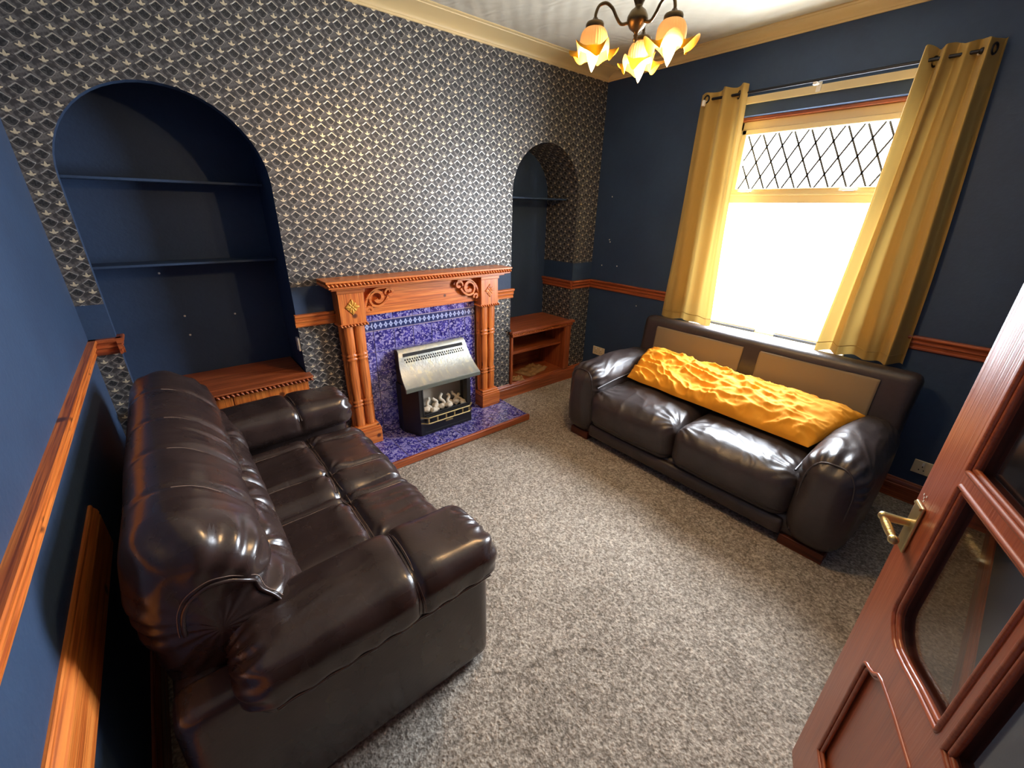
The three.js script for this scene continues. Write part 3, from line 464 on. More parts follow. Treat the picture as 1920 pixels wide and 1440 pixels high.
// ---------------------------------------------------------------- alcove cupboards
{
  const t = thing('cupboard', 'wooden cupboard with panelled doors and rope edge in the left alcove', 'cupboard', [0.52, 0, 0]);
  const P = (name, g, m = M.red, p = t) => mesh(name, g.translate(-0.52, 0, 0), m, p);
  P('carcass', merge([box(0.106, 0.124, 0.14, 0.63, -0.395, 0.03, 'y'), box(0.912, 0.93, 0.14, 0.63, -0.395, 0.03, 'y'), box(0.106, 0.93, 0.14, 0.16, -0.395, 0.02), box(0.106, 0.93, 0.14, 0.63, -0.397, -0.385), box(0.5, 0.512, 0.16, 0.63, 0.0, 0.03, 'y')]), M.red);
  P('top', merge([box(0.106, 0.93, 0.63, 0.652, -0.396, 0.0, 'x'), box(0.1, 0.955, 0.64, 0.652, 0.002, 0.088, 'x', 0.003), box(0.1, 0.95, 0.618, 0.64, 0.002, 0.078, 'x', 0.003), box(0.11, 0.94, 0.612, 0.63, 0.004, 0.06, 'x', 0.003)]), M.red);
  P('rope_moulding', ropeZ([0.11, 0.628, 0.083], [0.955, 0.628, 0.083], 0.0115));
  for (const [a, b, k] of [[0.118, 0.502, 0], [0.51, 0.922, 1]]) {
    const sh = shapeOf([[a, 0.155], [b, 0.155], [b, 0.605], [a, 0.605]]); const hole = new THREE.Path(); const i0 = a + 0.065, i1 = b - 0.065; hole.moveTo(i0, 0.22); hole.lineTo(i0, 0.54); hole.lineTo(i1, 0.54); hole.lineTo(i1, 0.22); hole.closePath(); sh.holes.push(hole);
    const d = P('door', uvBox(new THREE.ExtrudeGeometry(sh, { depth: 0.018, bevelEnabled: true, bevelSize: 0.002, bevelThickness: 0.002, bevelSegments: 1 }).translate(0, 0, 0.032), 'y', nextOff()), M.pine);
    const w = i1 - i0, g = new THREE.BoxGeometry(w, 0.32, 0.012); P('panel', uvBox(g.translate((i0 + i1) / 2, 0.38, 0.034), 'y', nextOff()), M.red, d);
    P('raised_field', uvBox(new RoundedBoxGeometry(w - 0.05, 0.27, 0.02, 2, 0.009).translate((i0 + i1) / 2, 0.38, 0.036), 'y', nextOff()), M.red, d);
  }
}
{
  const t = thing('media_cabinet', 'open fronted wooden cabinet with one shelf in the right alcove', 'cabinet', [3.05, 0, 0]);
  const P = (name, g, m = M.red) => mesh(name, g.translate(-3.05, 0, 0), m, t);
  P('top', merge([box(2.66, 3.422, 0.628, 0.652, -0.396, 0.0, 'x'), box(2.645, 3.465, 0.628, 0.652, 0.0, 0.05, 'x', 0.004), box(2.662, 3.45, 0.596, 0.628, 0.004, 0.036, 'x', 0.004)]));
  P('dentil_strip', merge(Array.from({ length: 36 }, (_, i) => box(2.665 + i * 0.0217, 2.677 + i * 0.0217, 0.613, 0.624, 0.034, 0.041, 'x'))), M.pine);
  P('side_panel', box(2.662, 2.682, 0.13, 0.63, -0.394, 0.018, 'y')); P('side_panel', box(3.38, 3.42, 0.13, 0.63, -0.394, 0.018, 'y'));
  P('front_post', box(3.36, 3.435, 0.14, 0.6, 0.002, 0.03, 'y', 0.003));
  P('back_panel', box(2.68, 3.39, 0.12, 0.63, -0.396, -0.384));
  P('bottom', box(2.662, 3.422, 0.115, 0.135, -0.394, 0.0, 'x')); P('shelf', box(2.682, 3.38, 0.395, 0.425, -0.384, -0.05, 'x', 0.003));
}
// shelves in the alcoves
function alcoveShelf(a, y, d, label) { return tag(mesh('alcove_shelf', box(a === AL ? 0.002 : a.x0 + 0.002, a.x1 - 0.002, y - 0.013, y, -REC + 0.002, -REC + d, 'x', 0.002), M.navy), label, 'shelf', 'painted alcove shelves'); }
alcoveShelf(AL, 1.772, 0.17, 'upper navy painted shelf in the large left alcove'); alcoveShelf(AL, 1.35, 0.17, 'lower navy painted shelf in the large left alcove'); alcoveShelf(AR, 1.765, 0.26, 'navy painted shelf in the narrow right alcove');
{ // crumpled paper in the cabinet
  const g = new THREE.PlaneGeometry(0.34, 0.2, 34, 20); g.rotateX(-Math.PI / 2); const p = g.attributes.position;
  for (let i = 0; i < p.count; i++) { const x = p.getX(i), z = p.getZ(i), e = Math.min(1, 4 * (1 - Math.max(Math.abs(x) / 0.17, Math.abs(z) / 0.1))); p.setY(i, 0.002 + 0.05 * Math.abs(fbm(x * 2 + 5, z * 2 + 5, 7, 7, 3, 77) - 0.5) * 2 * (0.3 + 0.7 * e)); p.setX(i, x + 0.02 * (noise3(x * 20, 1, z * 20, 5) - 0.5)); p.setZ(i, z + 0.03 * (noise3(x * 20, 4, z * 20, 6) - 0.5)); }
  g.computeVertexNormals(); const m = tag(mesh('paper_wrapper', uvBox(g), M.kraft), 'crumpled brown paper on the floor of the open cabinet', 'paper'); m.position.set(3.07, 0.137, -0.14); m.rotation.y = 0.3;
  const g2 = g.clone(); const m2 = tag(mesh('paper_wrapper', uvBox(g2), M.kraft), 'small scrap of brown paper at the left of the open cabinet', 'paper'); m2.scale.set(0.45, 0.7, 0.6); m2.position.set(2.79, 0.137, -0.06); m2.rotation.y = -0.5;
}

// ---------------------------------------------------------------- near sofa
function snapPath(geo, pts, lift = 0) {              // the nearest points of a skin to a list of points
  const p = geo.attributes.position, n = geo.attributes.normal;
  const out = pts.map(([x, y, z]) => { let best = 0, bd = 1e9; for (let i = 0; i < p.count; i++) { const d = (p.getX(i) - x) ** 2 + (p.getY(i) - y) ** 2 + (p.getZ(i) - z) ** 2; if (d < bd) { bd = d; best = i; } } const a = x - p.getX(best), b = y - p.getY(best), c = z - p.getZ(best), nx = n.getX(best), ny = n.getY(best), nz = n.getZ(best), k = a * nx + b * ny + c * nz; return V3(x - nx * (k - lift), y - ny * (k - lift), z - nz * (k - lift)); });
  for (let t = 0; t < 2; t++) for (let i = 1; i < out.length - 1; i++) out[i].lerp(out[i - 1].clone().add(out[i + 1]).multiplyScalar(0.5), 0.5);
  return out;
}
const span = (a, b, n) => Array.from({ length: n + 1 }, (_, i) => a.map((v, k) => lerp(v, b[k], i / n)));
const wrinkle = (x, y, z, s, amp) => amp * (Math.pow(1 - Math.abs(noise3(x, y, z, s) * 2 - 1), 3) - 0.2);
{
  const O = [0.58, 0, 1.09], t = thing('leather_sofa', 'dark brown tufted leather two seater sofa against the blue wall', 'sofa', O);
  const L = (name, g, m = M.leather, p = t) => { const u = uvBox(g, 'x', 0); u.translate(-O[0], -O[1], -O[2]); return mesh(name, u, m, p); };
  const at = (g, x, y, z) => g.translate(x, y, z);
  L('base', at(softBox(0.84, 0.36, 1.5, { r: 0.03, step: 0.05 }), 0.57, 0.2, 1.09));
  for (const z of [0.335, 1.83]) L('side_panel', at(softBox(0.9, 0.53, 0.13, { r: 0.035, step: 0.02, swell: [0.008, 0, 0.006], dent: (p) => 0.0015 * Math.sin(p.x * 9 + p.y * 6) }), 0.58, 0.282, z));
  L('back_shell', at(softBox(0.12, 0.5, 1.44, { r: 0.04, step: 0.03, swell: [0.01, 0, 0] }), 0.19, 0.28, 1.08));
  for (const [x, z] of [[0.2, 0.34], [0.96, 0.34], [0.2, 1.83], [0.96, 1.83]]) mesh('foot', new THREE.CylinderGeometry(0.025, 0.02, 0.03, 12).translate(x - O[0], 0.015, z - O[2]), M.black, t);
  // seat cushions: a seam along the bench and seams across it
  const SX = 0.75;
  const seat = (z0, z1, cross) => {
    const cz = (z0 + z1) / 2, cx = 0.715, cy = 0.375;
    const g = softBox(0.67, 0.2, z1 - z0 + 0.012, { r: 0.07, step: 0.0085, swell: [0.012, 0.022, 0.008], dent: (p, n) => {
      const x = p.x + cx, z = p.z + cz, up = clamp(n.y * 1.4, 0, 1), fr = clamp(n.x * 1.4, 0, 1), k = Math.max(up, fr);
      let d = -0.014 * gauss(x - SX, 0.016) * up + 0.006 * gauss(Math.abs(x - SX) - 0.06, 0.05) * up;
      for (const c of cross) { d -= (0.012 + 0.006 * gauss(x - SX, 0.08)) * gauss(z - c - 0.01 * Math.sin(x * 9), 0.013) * k; d += 0.004 * gauss(Math.abs(z - c) - 0.05, 0.04) * k; const rr = Math.hypot((x - SX), (z - c)); d -= 0.008 * gauss(rr, 0.035) * up; d += 0.0035 * Math.sin(Math.atan2(z - c, x - SX) * 9 + c * 30) * gauss(rr - 0.05, 0.035) * up; }
      d += wrinkle(x * 4, 3, z * 26, 11, 0.0035) * k * (0.4 + sstep(0.85, 1.02, x) * 1.2); d += 0.004 * (noise3(x * 6, 1, z * 6, 14) - 0.5) * k;
      return d; } });
    const geo = at(g, cx, cy, cz), s = L('seat_cushion', geo.clone());
    const band = (pts) => L('seam', tube(snapPath(geo, pts, 0.001), 0.0042, 60, 6), M.leather, s), st = (pts) => L('stitching', tube(snapPath(geo, pts, 0.0028), 0.0011, 60, 5), M.thread, s);
    const az = z0 + 0.02, bz = z1 - 0.02;
    for (const o of [-0.006, 0.006]) band(span([SX + o, 0.475, az], [SX + o, 0.475, bz], 26)); st(span([SX - 0.011, 0.476, az], [SX - 0.011, 0.476, bz], 26)); st(span([SX + 0.011, 0.476, az], [SX + 0.011, 0.476, bz], 26));
    for (const c of cross) { const q = span([0.48, 0.47, c], [1.0, 0.47, c], 26).map(([x, y]) => [x, y, c + 0.01 * Math.sin(x * 9)]); band(q); st(q.map(([x, y, z]) => [x, y, z + 0.007])); }
  };
  seat(0.535, 1.155, [0.66, 0.98]); seat(1.155, 1.665, [1.225, 1.555]);
  // back
  const prof = [[0.15, 0.42], [0.115, 0.55], [0.1, 0.7], [0.105, 0.82], [0.135, 0.905], [0.2, 0.945], [0.275, 0.935], [0.345, 0.885], [0.39, 0.81], [0.415, 0.73], [0.44, 0.66], [0.47, 0.58], [0.47, 0.49], [0.42, 0.43], [0.28, 0.4]];
  const TZ = [0.66, 0.98, 1.24, 1.5];
  const bg = loftZ(prof, 0.3, 1.755, 150, 150, 0.135, 0.6, (p, n) => {
    const { x, y, z } = p, fr = clamp(n.x * 1.6 + 0.1, 0, 1), up = clamp(n.y * 1.2 + n.x * 0.8, 0, 1), rear = clamp(-n.x, 0, 1);
    let d = 0;
    const hy = 0.7 + 0.015 * Math.cos((z - 0.8) * 12);
    d -= 0.03 * gauss(y - hy, 0.03) * fr; d += 0.012 * gauss(y - 0.8, 0.06) * fr + 0.012 * gauss(y - 0.57, 0.06) * fr;
    for (const c of TZ) { const bow = c + 0.05 * (0.72 - y) * (y > 0.72 ? 1 : 0.5); d -= 0.012 * gauss(z - bow, 0.016) * up * sstep(0.4, 0.6, y) * (1 - sstep(0.85, 0.955, y) * 0.7); d -= 0.026 * gauss(Math.hypot(y - hy, (z - c) * 0.9), 0.045) * fr; d += 0.005 * Math.sin(Math.atan2(z - c, y - hy) * 8) * gauss(Math.hypot(y - hy, z - c) - 0.07, 0.045) * fr; }
    d -= 0.018 * gauss(z - 1.09, 0.012) * fr * sstep(0.98, 0.7, y);
    // gathers next to the seam of the near and far ends
    const e = Math.min(z - 0.3, 1.755 - z); d += 0.008 * gauss(e - 0.06, 0.05) * Math.sin((Math.atan2(y - 0.66, x - 0.27)) * 16 + 2 * Math.sin(y * 30)) * (0.5 + 0.5 * noise3(x * 20, y * 20, 1, 3));
    d += 0.006 * (noise3(x * 7, y * 7, z * 5, 21) - 0.5) + wrinkle(x * 3, y * 5, z * 22, 23, 0.002) * fr;
    return d;
  });
  const bk = L('back_cushion', bg.clone());
  const ring = new THREE.CatmullRomCurve3(prof.map(([x, y]) => V3(x, y, 0)), true).getSpacedPoints(80).map((q) => [0.31 + (q.x - 0.28) * 0.62, 0.625 + (q.y - 0.675) * 0.62]);
  for (const z of [1.75, 0.305]) L('piping', tube(snapPath(bg, ring.slice(18, 62).map(([x, y]) => [x, y, z]), 0.002), 0.0055, 120, 8), M.leather, bk);
  const inner = ring.slice(18, 62).map(([x, y]) => [0.31 + (x - 0.31) * 1.08, 0.625 + (y - 0.625) * 1.08]);
  L('stitching', tube(snapPath(bg, inner.map(([x, y]) => [x, y, 1.74]), 0.0015), 0.0013, 120, 5), M.thread, bk);
  for (const c of TZ) L('stitching', tube(snapPath(bg, span([0.24, 0.94, c], [0.41, 0.74, c], 16).map(([x, y, z]) => [x, y, c + 0.05 * (0.72 - y) + 0.006]), 0.001), 0.0012, 60, 5), M.thread, bk);
  // arms
  for (const [cz, s] of [[1.803, 1], [0.372, -1]]) {
    const cx = 0.655, cy = 0.548;
    const g = softBox(0.765, 0.175, 0.31, { r: 0.066, step: 0.009, swell: [0.014, 0.016, 0.004], dent: (p, n) => {
      const x = p.x + cx, up = clamp(n.y * 1.2 + Math.abs(n.z) * 0.7, 0, 1), o = p.z * s;
      let d = -0.011 * gauss(x - 0.742 + o * 0.06, 0.012) * up + 0.005 * gauss(Math.abs(x - 0.742) - 0.06, 0.05) * up;
      // gathers above the lower outer seam and at both ends
      const low = clamp((0.02 - p.y) * 14, 0, 1) * clamp(n.z * s * 1.5, 0, 1), end = sstep(0.3, 0.37, Math.abs(p.x)); d += 0.003 * Math.sin(x * 74 + 3 * noise3(x * 9, 1, 2, 5)) * low; d += 0.005 * Math.sin(Math.atan2(p.y, p.z) * 13) * end;
      d -= 0.012 * gauss(p.y + 0.052, 0.012) * clamp(n.z * s, 0, 1);
      d += 0.007 * (noise3(x * 8, p.y * 8, p.z * 8, 31) - 0.5) + wrinkle(x * 9, p.y * 5, p.z * 20, 33, 0.0025) * sstep(0.2, -0.3, p.x);
      return d; } });
    const geo = at(g, cx, cy, cz), a = L('arm_cushion', geo.clone());
    const over = []; for (let i = 0; i <= 24; i++) { const q = lerp(-0.5, 2.9, i / 24); over.push([0.742 - 0.06 * (0.15 * Math.cos(q)) * 1.2, cy + 0.1 * Math.sin(q), cz + s * 0.16 * Math.cos(q)]); }
    for (const o of [-0.006, 0.006]) L('seam', tube(snapPath(geo, over.map(([x, y, z]) => [x + o, y, z]), 0.001), 0.004, 60, 6), M.leather, a);
    L('stitching', tube(snapPath(geo, over.map(([x, y, z]) => [x + 0.012, y, z]), 0.002), 0.0011, 60, 5), M.thread, a);
    L('piping', tube(snapPath(geo, span([0.33, cy - 0.055, cz + s * 0.16], [0.99, cy - 0.055, cz + s * 0.16], 40), 0.002), 0.006, 80, 8), M.leather, a);
    L('stitching', tube(snapPath(geo, span([0.33, cy - 0.04, cz + s * 0.16], [1.0, cy - 0.04, cz + s * 0.16], 40), 0.0015), 0.0012, 80, 5), M.thread, a);
  }
}

// ---------------------------------------------------------------- sofa under the window
{
  const O = [3.05, 0, 1.71], t = thing('leather_sofa', 'worn brown leather sofa under the window, missing its back cushions', 'sofa', O);
  const L = (name, g, m = M.leather2, p = t) => { const u = uvBox(g, 'x', 0.4); u.translate(-O[0], -O[1], -O[2]); return mesh(name, u, m, p); };
  L('base', softBox(0.84, 0.13, 1.76, { r: 0.03, step: 0.04 }).translate(3.07, 0.115, 1.71));
  L('front_skirt', softBox(0.05, 0.1, 1.36, { r: 0.022, step: 0.02, swell: [0.006, 0, 0] }).translate(2.645, 0.105, 1.7));
  for (const [x, z0, z1] of [[2.69, 2.38, 2.59], [2.69, 0.83, 1.0], [3.42, 2.38, 2.59], [3.42, 0.83, 1.0]]) { const f = L('foot', box(x - 0.05, x + 0.05, 0, 0.062, z0, z1, 'z', 0.004), M.darkWood); f.userData.label = 'wooden block foot'; }
  for (const [z0, z1, k] of [[1.005, 1.69, 0], [1.69, 2.385, 1]]) {
    const cz = (z0 + z1) / 2, cx = 2.985;
    L('seat_cushion', softBox(0.76, 0.285, z1 - z0 + 0.004, { r: 0.085, step: 0.0095, swell: [0.03, 0.03, 0.006], dent: (p, n) => {
      const x = p.x, z = p.z, up = clamp(n.y * 1.3, 0, 1), fr = clamp(-n.x * 1.3, 0, 1), hz = (z1 - z0) / 2;
      let d = wrinkle(x * 9 + 4 * noise3(x * 4, 1, z * 4, 3) + k * 9, 2, z * 13, 41 + k, 0.005) * up + wrinkle(x * 22, 5, z * 15 + 6 * noise3(x * 3, k, z * 3, 8), 44 + k, 0.004) * up;
      const rr = Math.hypot(x + 0.3, z - (k ? -hz : hz) * 0.95); d += 0.0026 * Math.sin(Math.atan2(z - (k ? -hz : hz), x + 0.3) * 17) * gauss(rr - 0.1, 0.09) * up;
      const r2 = Math.hypot(x + 0.3, z - (k ? hz : -hz) * 0.95); d += 0.0026 * Math.sin(Math.atan2(z - (k ? hz : -hz), x + 0.3) * 15) * gauss(r2 - 0.1, 0.08) * up;
      d += 0.01 * (noise3(x * 5, k, z * 5, 48) - 0.5) * up - 0.012 * gauss(p.y + 0.1, 0.01) * fr - 0.012 * gauss(p.y - 0.02, 0.06) * fr * 0;
      return d; } }).translate(cx, 0.285, cz));
  }
  for (const [cz, s] of [[0.905, -1], [2.505, 1]]) {
    const ag = softBox(0.84, 0.53, 0.265, { r: 0.105, step: 0.011, swell: [0.015, 0.03, 0.022], dent: (p, n) => {
      const x = p.x, up = clamp(n.y * 1.3 + 0.2, 0, 1), fr = sstep(-0.24, -0.4, x);
      let d = wrinkle(x * 10, 3, p.z * 22 + 5 * noise3(x * 5, 1, p.z * 5, 5), 51, 0.006) * up;
      d += 0.0045 * Math.sin(Math.atan2(p.y - 0.1, p.z) * 19 + 2 * noise3(p.y * 12, p.z * 12, 1, 6)) * gauss(x + 0.33, 0.06) * sstep(-0.02, 0.12, p.y);
      d -= 0.03 * gauss(x + 0.395, 0.03) * sstep(0.25, 0.0, Math.abs(p.z)) * sstep(-0.1, 0.1, p.y) * 0.5;
      d += 0.012 * (noise3(x * 6, p.y * 6, p.z * 6, 55) - 0.5); return d; } }).translate(3.02, 0.325, cz), a = L('arm', ag.clone());
    const arc = []; for (let i = 0; i <= 30; i++) { const q = i / 30 * Math.PI; arc.push(i === 0 || i === 30 ? [2.615, 0.12, cz + (i ? -0.1 : 0.1)] : [2.63, 0.34 + 0.235 * Math.sin(q), cz + 0.115 * Math.sign(Math.cos(q)) * Math.pow(Math.abs(Math.cos(q)), 0.6)]); } L('piping', tube(snapPath(ag, arc, 0.001), 0.005, 120, 7), M.leather2, a);
    const y0 = 0.46, pts = []; for (let i = 0; i <= 16; i++) { const q = i / 16; pts.push(V3(lerp(2.64, 3.38, q), y0 + 0.03 * Math.sin(q * 3), cz - s * 0.147)); } L('piping', tube(pts, 0.006, 60, 8), M.leather2, a);
  }
  // back: leaning slab
  const lean = 0.13, place = (g, y) => g.rotateZ(-lean).translate(3.385 + 0.085, y, 0);
  L('back_frame', place(softBox(0.17, 0.62, 1.76, { r: 0.05, step: 0.02, swell: [0.005, 0.0, 0], dent: (p, n) => 0.006 * (noise3(p.x * 5, p.y * 5, p.z * 5, 61) - 0.5) + wrinkle(p.x * 4, p.y * 5, p.z * 6, 62, 0.002) }), 0.555).translate(0, 0, 1.74));
  for (const [z0, z1, k] of [[1.0, 1.69, 0], [1.8, 2.455, 1]]) {
    const g = softBox(0.012, 0.36, z1 - z0, { r: 0.004, step: 0.014, dent: (p, n) => (n.x < -0.5 ? 0.006 * (noise3(p.y * 7 + k * 5, p.z * 5, 1, 71) - 0.5) + wrinkle(p.y * 4 + p.z * 5 + k * 3, 1, p.z * 3 - p.y * 3, 72, 0.004) : 0) });
    g.translate(-0.09, 0.06, 0); const pnl = L('lining_panel', place(g, 0.555).translate(0, 0, (z0 + z1) / 2), M.lining); pnl.userData.label = 'bare beige lining where a back cushion is missing';
  }
}
{ // long orange pillow
  const A = V3(2.95, 0.475, 1.08), Bq = V3(3.36, 0.6, 1.0), C = V3(3.33, 0.585, 2.47), D = V3(2.89, 0.475, 2.33), N = 170, K = 64, half = 0.075, pos = [], idx = [], up = V3(-0.25, 0.97, 0);
  for (const s of [1, -1]) for (let i = 0; i <= N; i++) for (let j = 0; j <= K; j++) {
    const u = i / N, v = j / K, p = A.clone().lerp(D, u).lerp(Bq.clone().lerp(C, u), v);
    const eu = Math.pow(clamp(1 - Math.pow(Math.abs(2 * u - 1), 7), 0, 1), 0.6), ev = Math.pow(clamp(1 - Math.pow(Math.abs(2 * v - 1), 3), 0, 1), 0.62), e = eu * ev;
    let h = half * e * (0.85 + 0.3 * noise3(u * 5, v * 2, 1, 81));
    if (s > 0) {
      const w1 = wrinkle(u * 26 + 5 * noise3(u * 8, v * 4, 2, 83), v * 5, 1, 84, 0.016) + wrinkle(u * 14 - v * 6, v * 9 + u * 5, 2, 85, 0.02) + wrinkle(u * 50, v * 14, 3, 86, 0.006);
      h += w1 * Math.min(1, e * 2.6) * (1.15 - 0.35 * sstep(0.5, 0.9, u)); h += 0.02 * (noise3(u * 9, v * 4, 4, 87) - 0.5) * e;
      h += half * 0.25 * e * v;
    } else h *= 0.35;
    // soft, uneven outline
    p.x += 0.02 * (noise3(u * 9, 1, v * 2, 88) - 0.5) * (Math.abs(2 * v - 1)); p.addScaledVector(up, s * h + (s < 0 ? 0 : 0.002)); p.y -= 0.018 * Math.sin(u * Math.PI) * v * 0.6;
    pos.push(p.x, p.y + 0.012, p.z);
  }
  const row = K + 1, off = (N + 1) * row;
  for (let i = 0; i < N; i++) for (let j = 0; j < K; j++) { const a = i * row + j, b = a + 1, c = a + row, d = c + 1; idx.push(a, c, b, b, c, d); idx.push(off + a, off + b, off + c, off + b, off + d, off + c); }
  const rim = (k1, k2) => { idx.push(k1, k2, off + k1, k2, off + k2, off + k1); };
  for (let i = 0; i < N; i++) { rim(i * row + row, i * row); rim(i * row + K, i * row + row + K); } for (let j = 0; j < K; j++) { rim(j, j + 1); rim(N * row + j + 1, N * row + j); }
  const g = new THREE.BufferGeometry(); g.setAttribute('position', new THREE.Float32BufferAttribute(pos, 3)); g.setIndex(idx); g.computeVertexNormals();
  const om = M.orange.clone(); om.side = THREE.DoubleSide; const u = uvBox(g); u.translate(-3.13, -0.44, -1.72);
  const pl = tag(mesh('bolster_pillow', u, om), 'long crumpled orange pillow lying along the window sofa seat', 'pillow'); pl.position.set(3.13, 0.44, 1.72);
}

// ---------------------------------------------------------------- curtains, rod and rail
const RODX = 3.606, RODY = 2.403;
{
  const t = thing('curtain_rod', 'thin dark curtain rod with a white centre bracket above the window', 'curtain rod', [RODX, RODY, 1.65]);
  mesh('rod', new THREE.CylinderGeometry(0.0085, 0.0085, 1.36, 16).rotateX(Math.PI / 2), M.rod, t);
  { const h = mesh('end_hook', merge([box(-0.055, -0.03, -0.045, -0.012, -0.672, -0.655, 'y', 0.004), box(-0.055, 0.0, -0.02, -0.008, -0.67, -0.657, 'x', 0.003)]), M.whitePlastic, t); h.userData.label = 'white plastic hook'; }
  for (const z of [-0.68, 0.68]) mesh('end_cap', new THREE.SphereGeometry(0.014, 14, 10).translate(0, 0, z), M.rod, t);
  const b = mesh('bracket', merge([box(0.0, 0.066, -0.012, -0.002, -0.008, 0.008), box(-0.014, 0.014, -0.022, -0.008, -0.01, 0.01), box(0.06, 0.069, -0.045, 0.004, -0.012, 0.012)]).translate(0, 0, 0.0), M.whitePlastic, t); b.userData.label = 'white plastic bracket';
  for (const z of [-0.674, 0.674]) mesh('bracket', merge([box(0.0, 0.084, -0.012, -0.002, z - 0.008, z + 0.008), box(0.08, 0.0895, -0.03, 0.02, z - 0.012, z + 0.012)]), M.whitePlastic, t);
  const r = tag(mesh('curtain_batten', box(W - 0.02, W, 2.352, 2.395, 1.0, 2.3, 'z', 0.004), M.cream), 'cream painted wooden batten on the wall behind the curtain rod', 'batten');
}
function curtain(label, f) {                          // f(u, v) -> [x, z]: u across the cloth, v from top to hem
  const t = thing('curtain', label, 'curtain', [RODX, 0.83, f(0.5, 1)[1]], 'mustard eyelet curtains'), N = 150, K = 80, pos = [], idx = [], yT = f.top, yB = f.bottom;
  for (let j = 0; j <= K; j++) for (let i = 0; i <= N; i++) { const u = i / N, v = j / K, [x, z] = f(u, v); pos.push(x - RODX, lerp(yT, yB, v) + f.sag(u, v) - 0.83, z - f(0.5, 1)[1]); }
  const row = N + 1; for (let j = 0; j < K; j++) for (let i = 0; i < N; i++) { const a = j * row + i, b = a + 1, c = a + row, d = c + 1; idx.push(a, b, c, b, d, c); }
  const g = new THREE.BufferGeometry(); g.setAttribute('position', new THREE.Float32BufferAttribute(pos, 3)); g.setIndex(idx); g.computeVertexNormals();
  const cm = M.curtain.clone(); cm.side = THREE.DoubleSide; mesh('cloth', uvBox(g, 'y'), cm, t);
  const hem = Array.from({ length: 61 }, (_, i) => { const [x, z] = f(i / 60, 0.965); return V3(x - RODX, lerp(yT, yB, 0.965) + f.sag(i / 60, 0.965) - 0.83, z - f(0.5, 1)[1]); }); mesh('hem_seam', tube(hem, 0.0022, 120, 5), M.curtain, t);
  for (const u of f.eyelets) { const [x, z] = f(u, 0.035), [x2, z2] = f(u + 0.01, 0.035), e = mesh('eyelet', new THREE.TorusGeometry(0.021, 0.0055, 8, 22), M.rod, t); e.position.set(x - RODX, RODY - 0.83, z - f(0.5, 1)[1]); e.rotation.y = Math.atan2(-(z2 - z), x2 - x) ; e.userData.label = 'dark metal eyelet'; }
  return t;
}
{
  const L = (u, v) => { // outer flap, narrow pleats, then a broad bright leading fold
    const z0 = lerp(0.935, 0.905, v), z1 = lerp(1.262, 1.325, v), z = lerp(z0, z1, u), k = lerp(1, 0.75, v);
    let x = RODX + 0.036 * k * Math.cos(u * Math.PI * 2 * 2.5 + 0.4) * (0.45 + 0.55 * sstep(0.1, 0.35, u)) - 0.02 * k * gauss(u - 0.82, 0.12) + 0.006 * Math.sin(u * 31 + v * 3) * sstep(0.15, 0.8, v) * (1 - u);
    x += 0.03 * sstep(0.9, 1, u); return [x, z + 0.008 * Math.sin(v * 5 + u * 9) * v];
  }; L.top = 2.452; L.bottom = 0.85; L.sag = (u, v) => (1 - v) * (-0.012 * (1 - sstep(0.15, 0.4, u)) + 0.006 * Math.sin(u * 16)) + v * -0.006 * Math.sin(u * 9); L.eyelets = [0.17, 0.8];
  curtain('mustard yellow curtain hanging at the left side of the window', L);
  const R = (u, v) => {
    const z0 = lerp(2.12, 2.075, v), z1 = lerp(2.395, 2.5, v), z = lerp(z0, z1, u), k = lerp(1, 1.0, v);
    const w = Math.cos(u * Math.PI * 2 * 3.7 + 2.6 + 0.5 * v); let x = RODX + 0.045 * (w + 0.35 * w * w * w) * (0.62 + 0.3 * Math.sin(u * 7 + 1)) + 0.008 * Math.sin(u * 23 + v * 4) * v - 0.012 * gauss(u - 0.2, 0.14) * v;
    x += 0.028 * sstep(0.93, 1, u); return [x, z + 0.012 * Math.sin(v * 4.2 + u * 6) * v];
  }; R.top = 2.455; R.bottom = 0.856; R.sag = (u, v) => (1 - v) * (0.008 * Math.sin(u * 20) - 0.006 * u) - v * 0.004 * Math.sin(u * 12); R.eyelets = [0.14, 0.9];
  curtain('mustard yellow curtain hanging at the right side of the window', R);
}

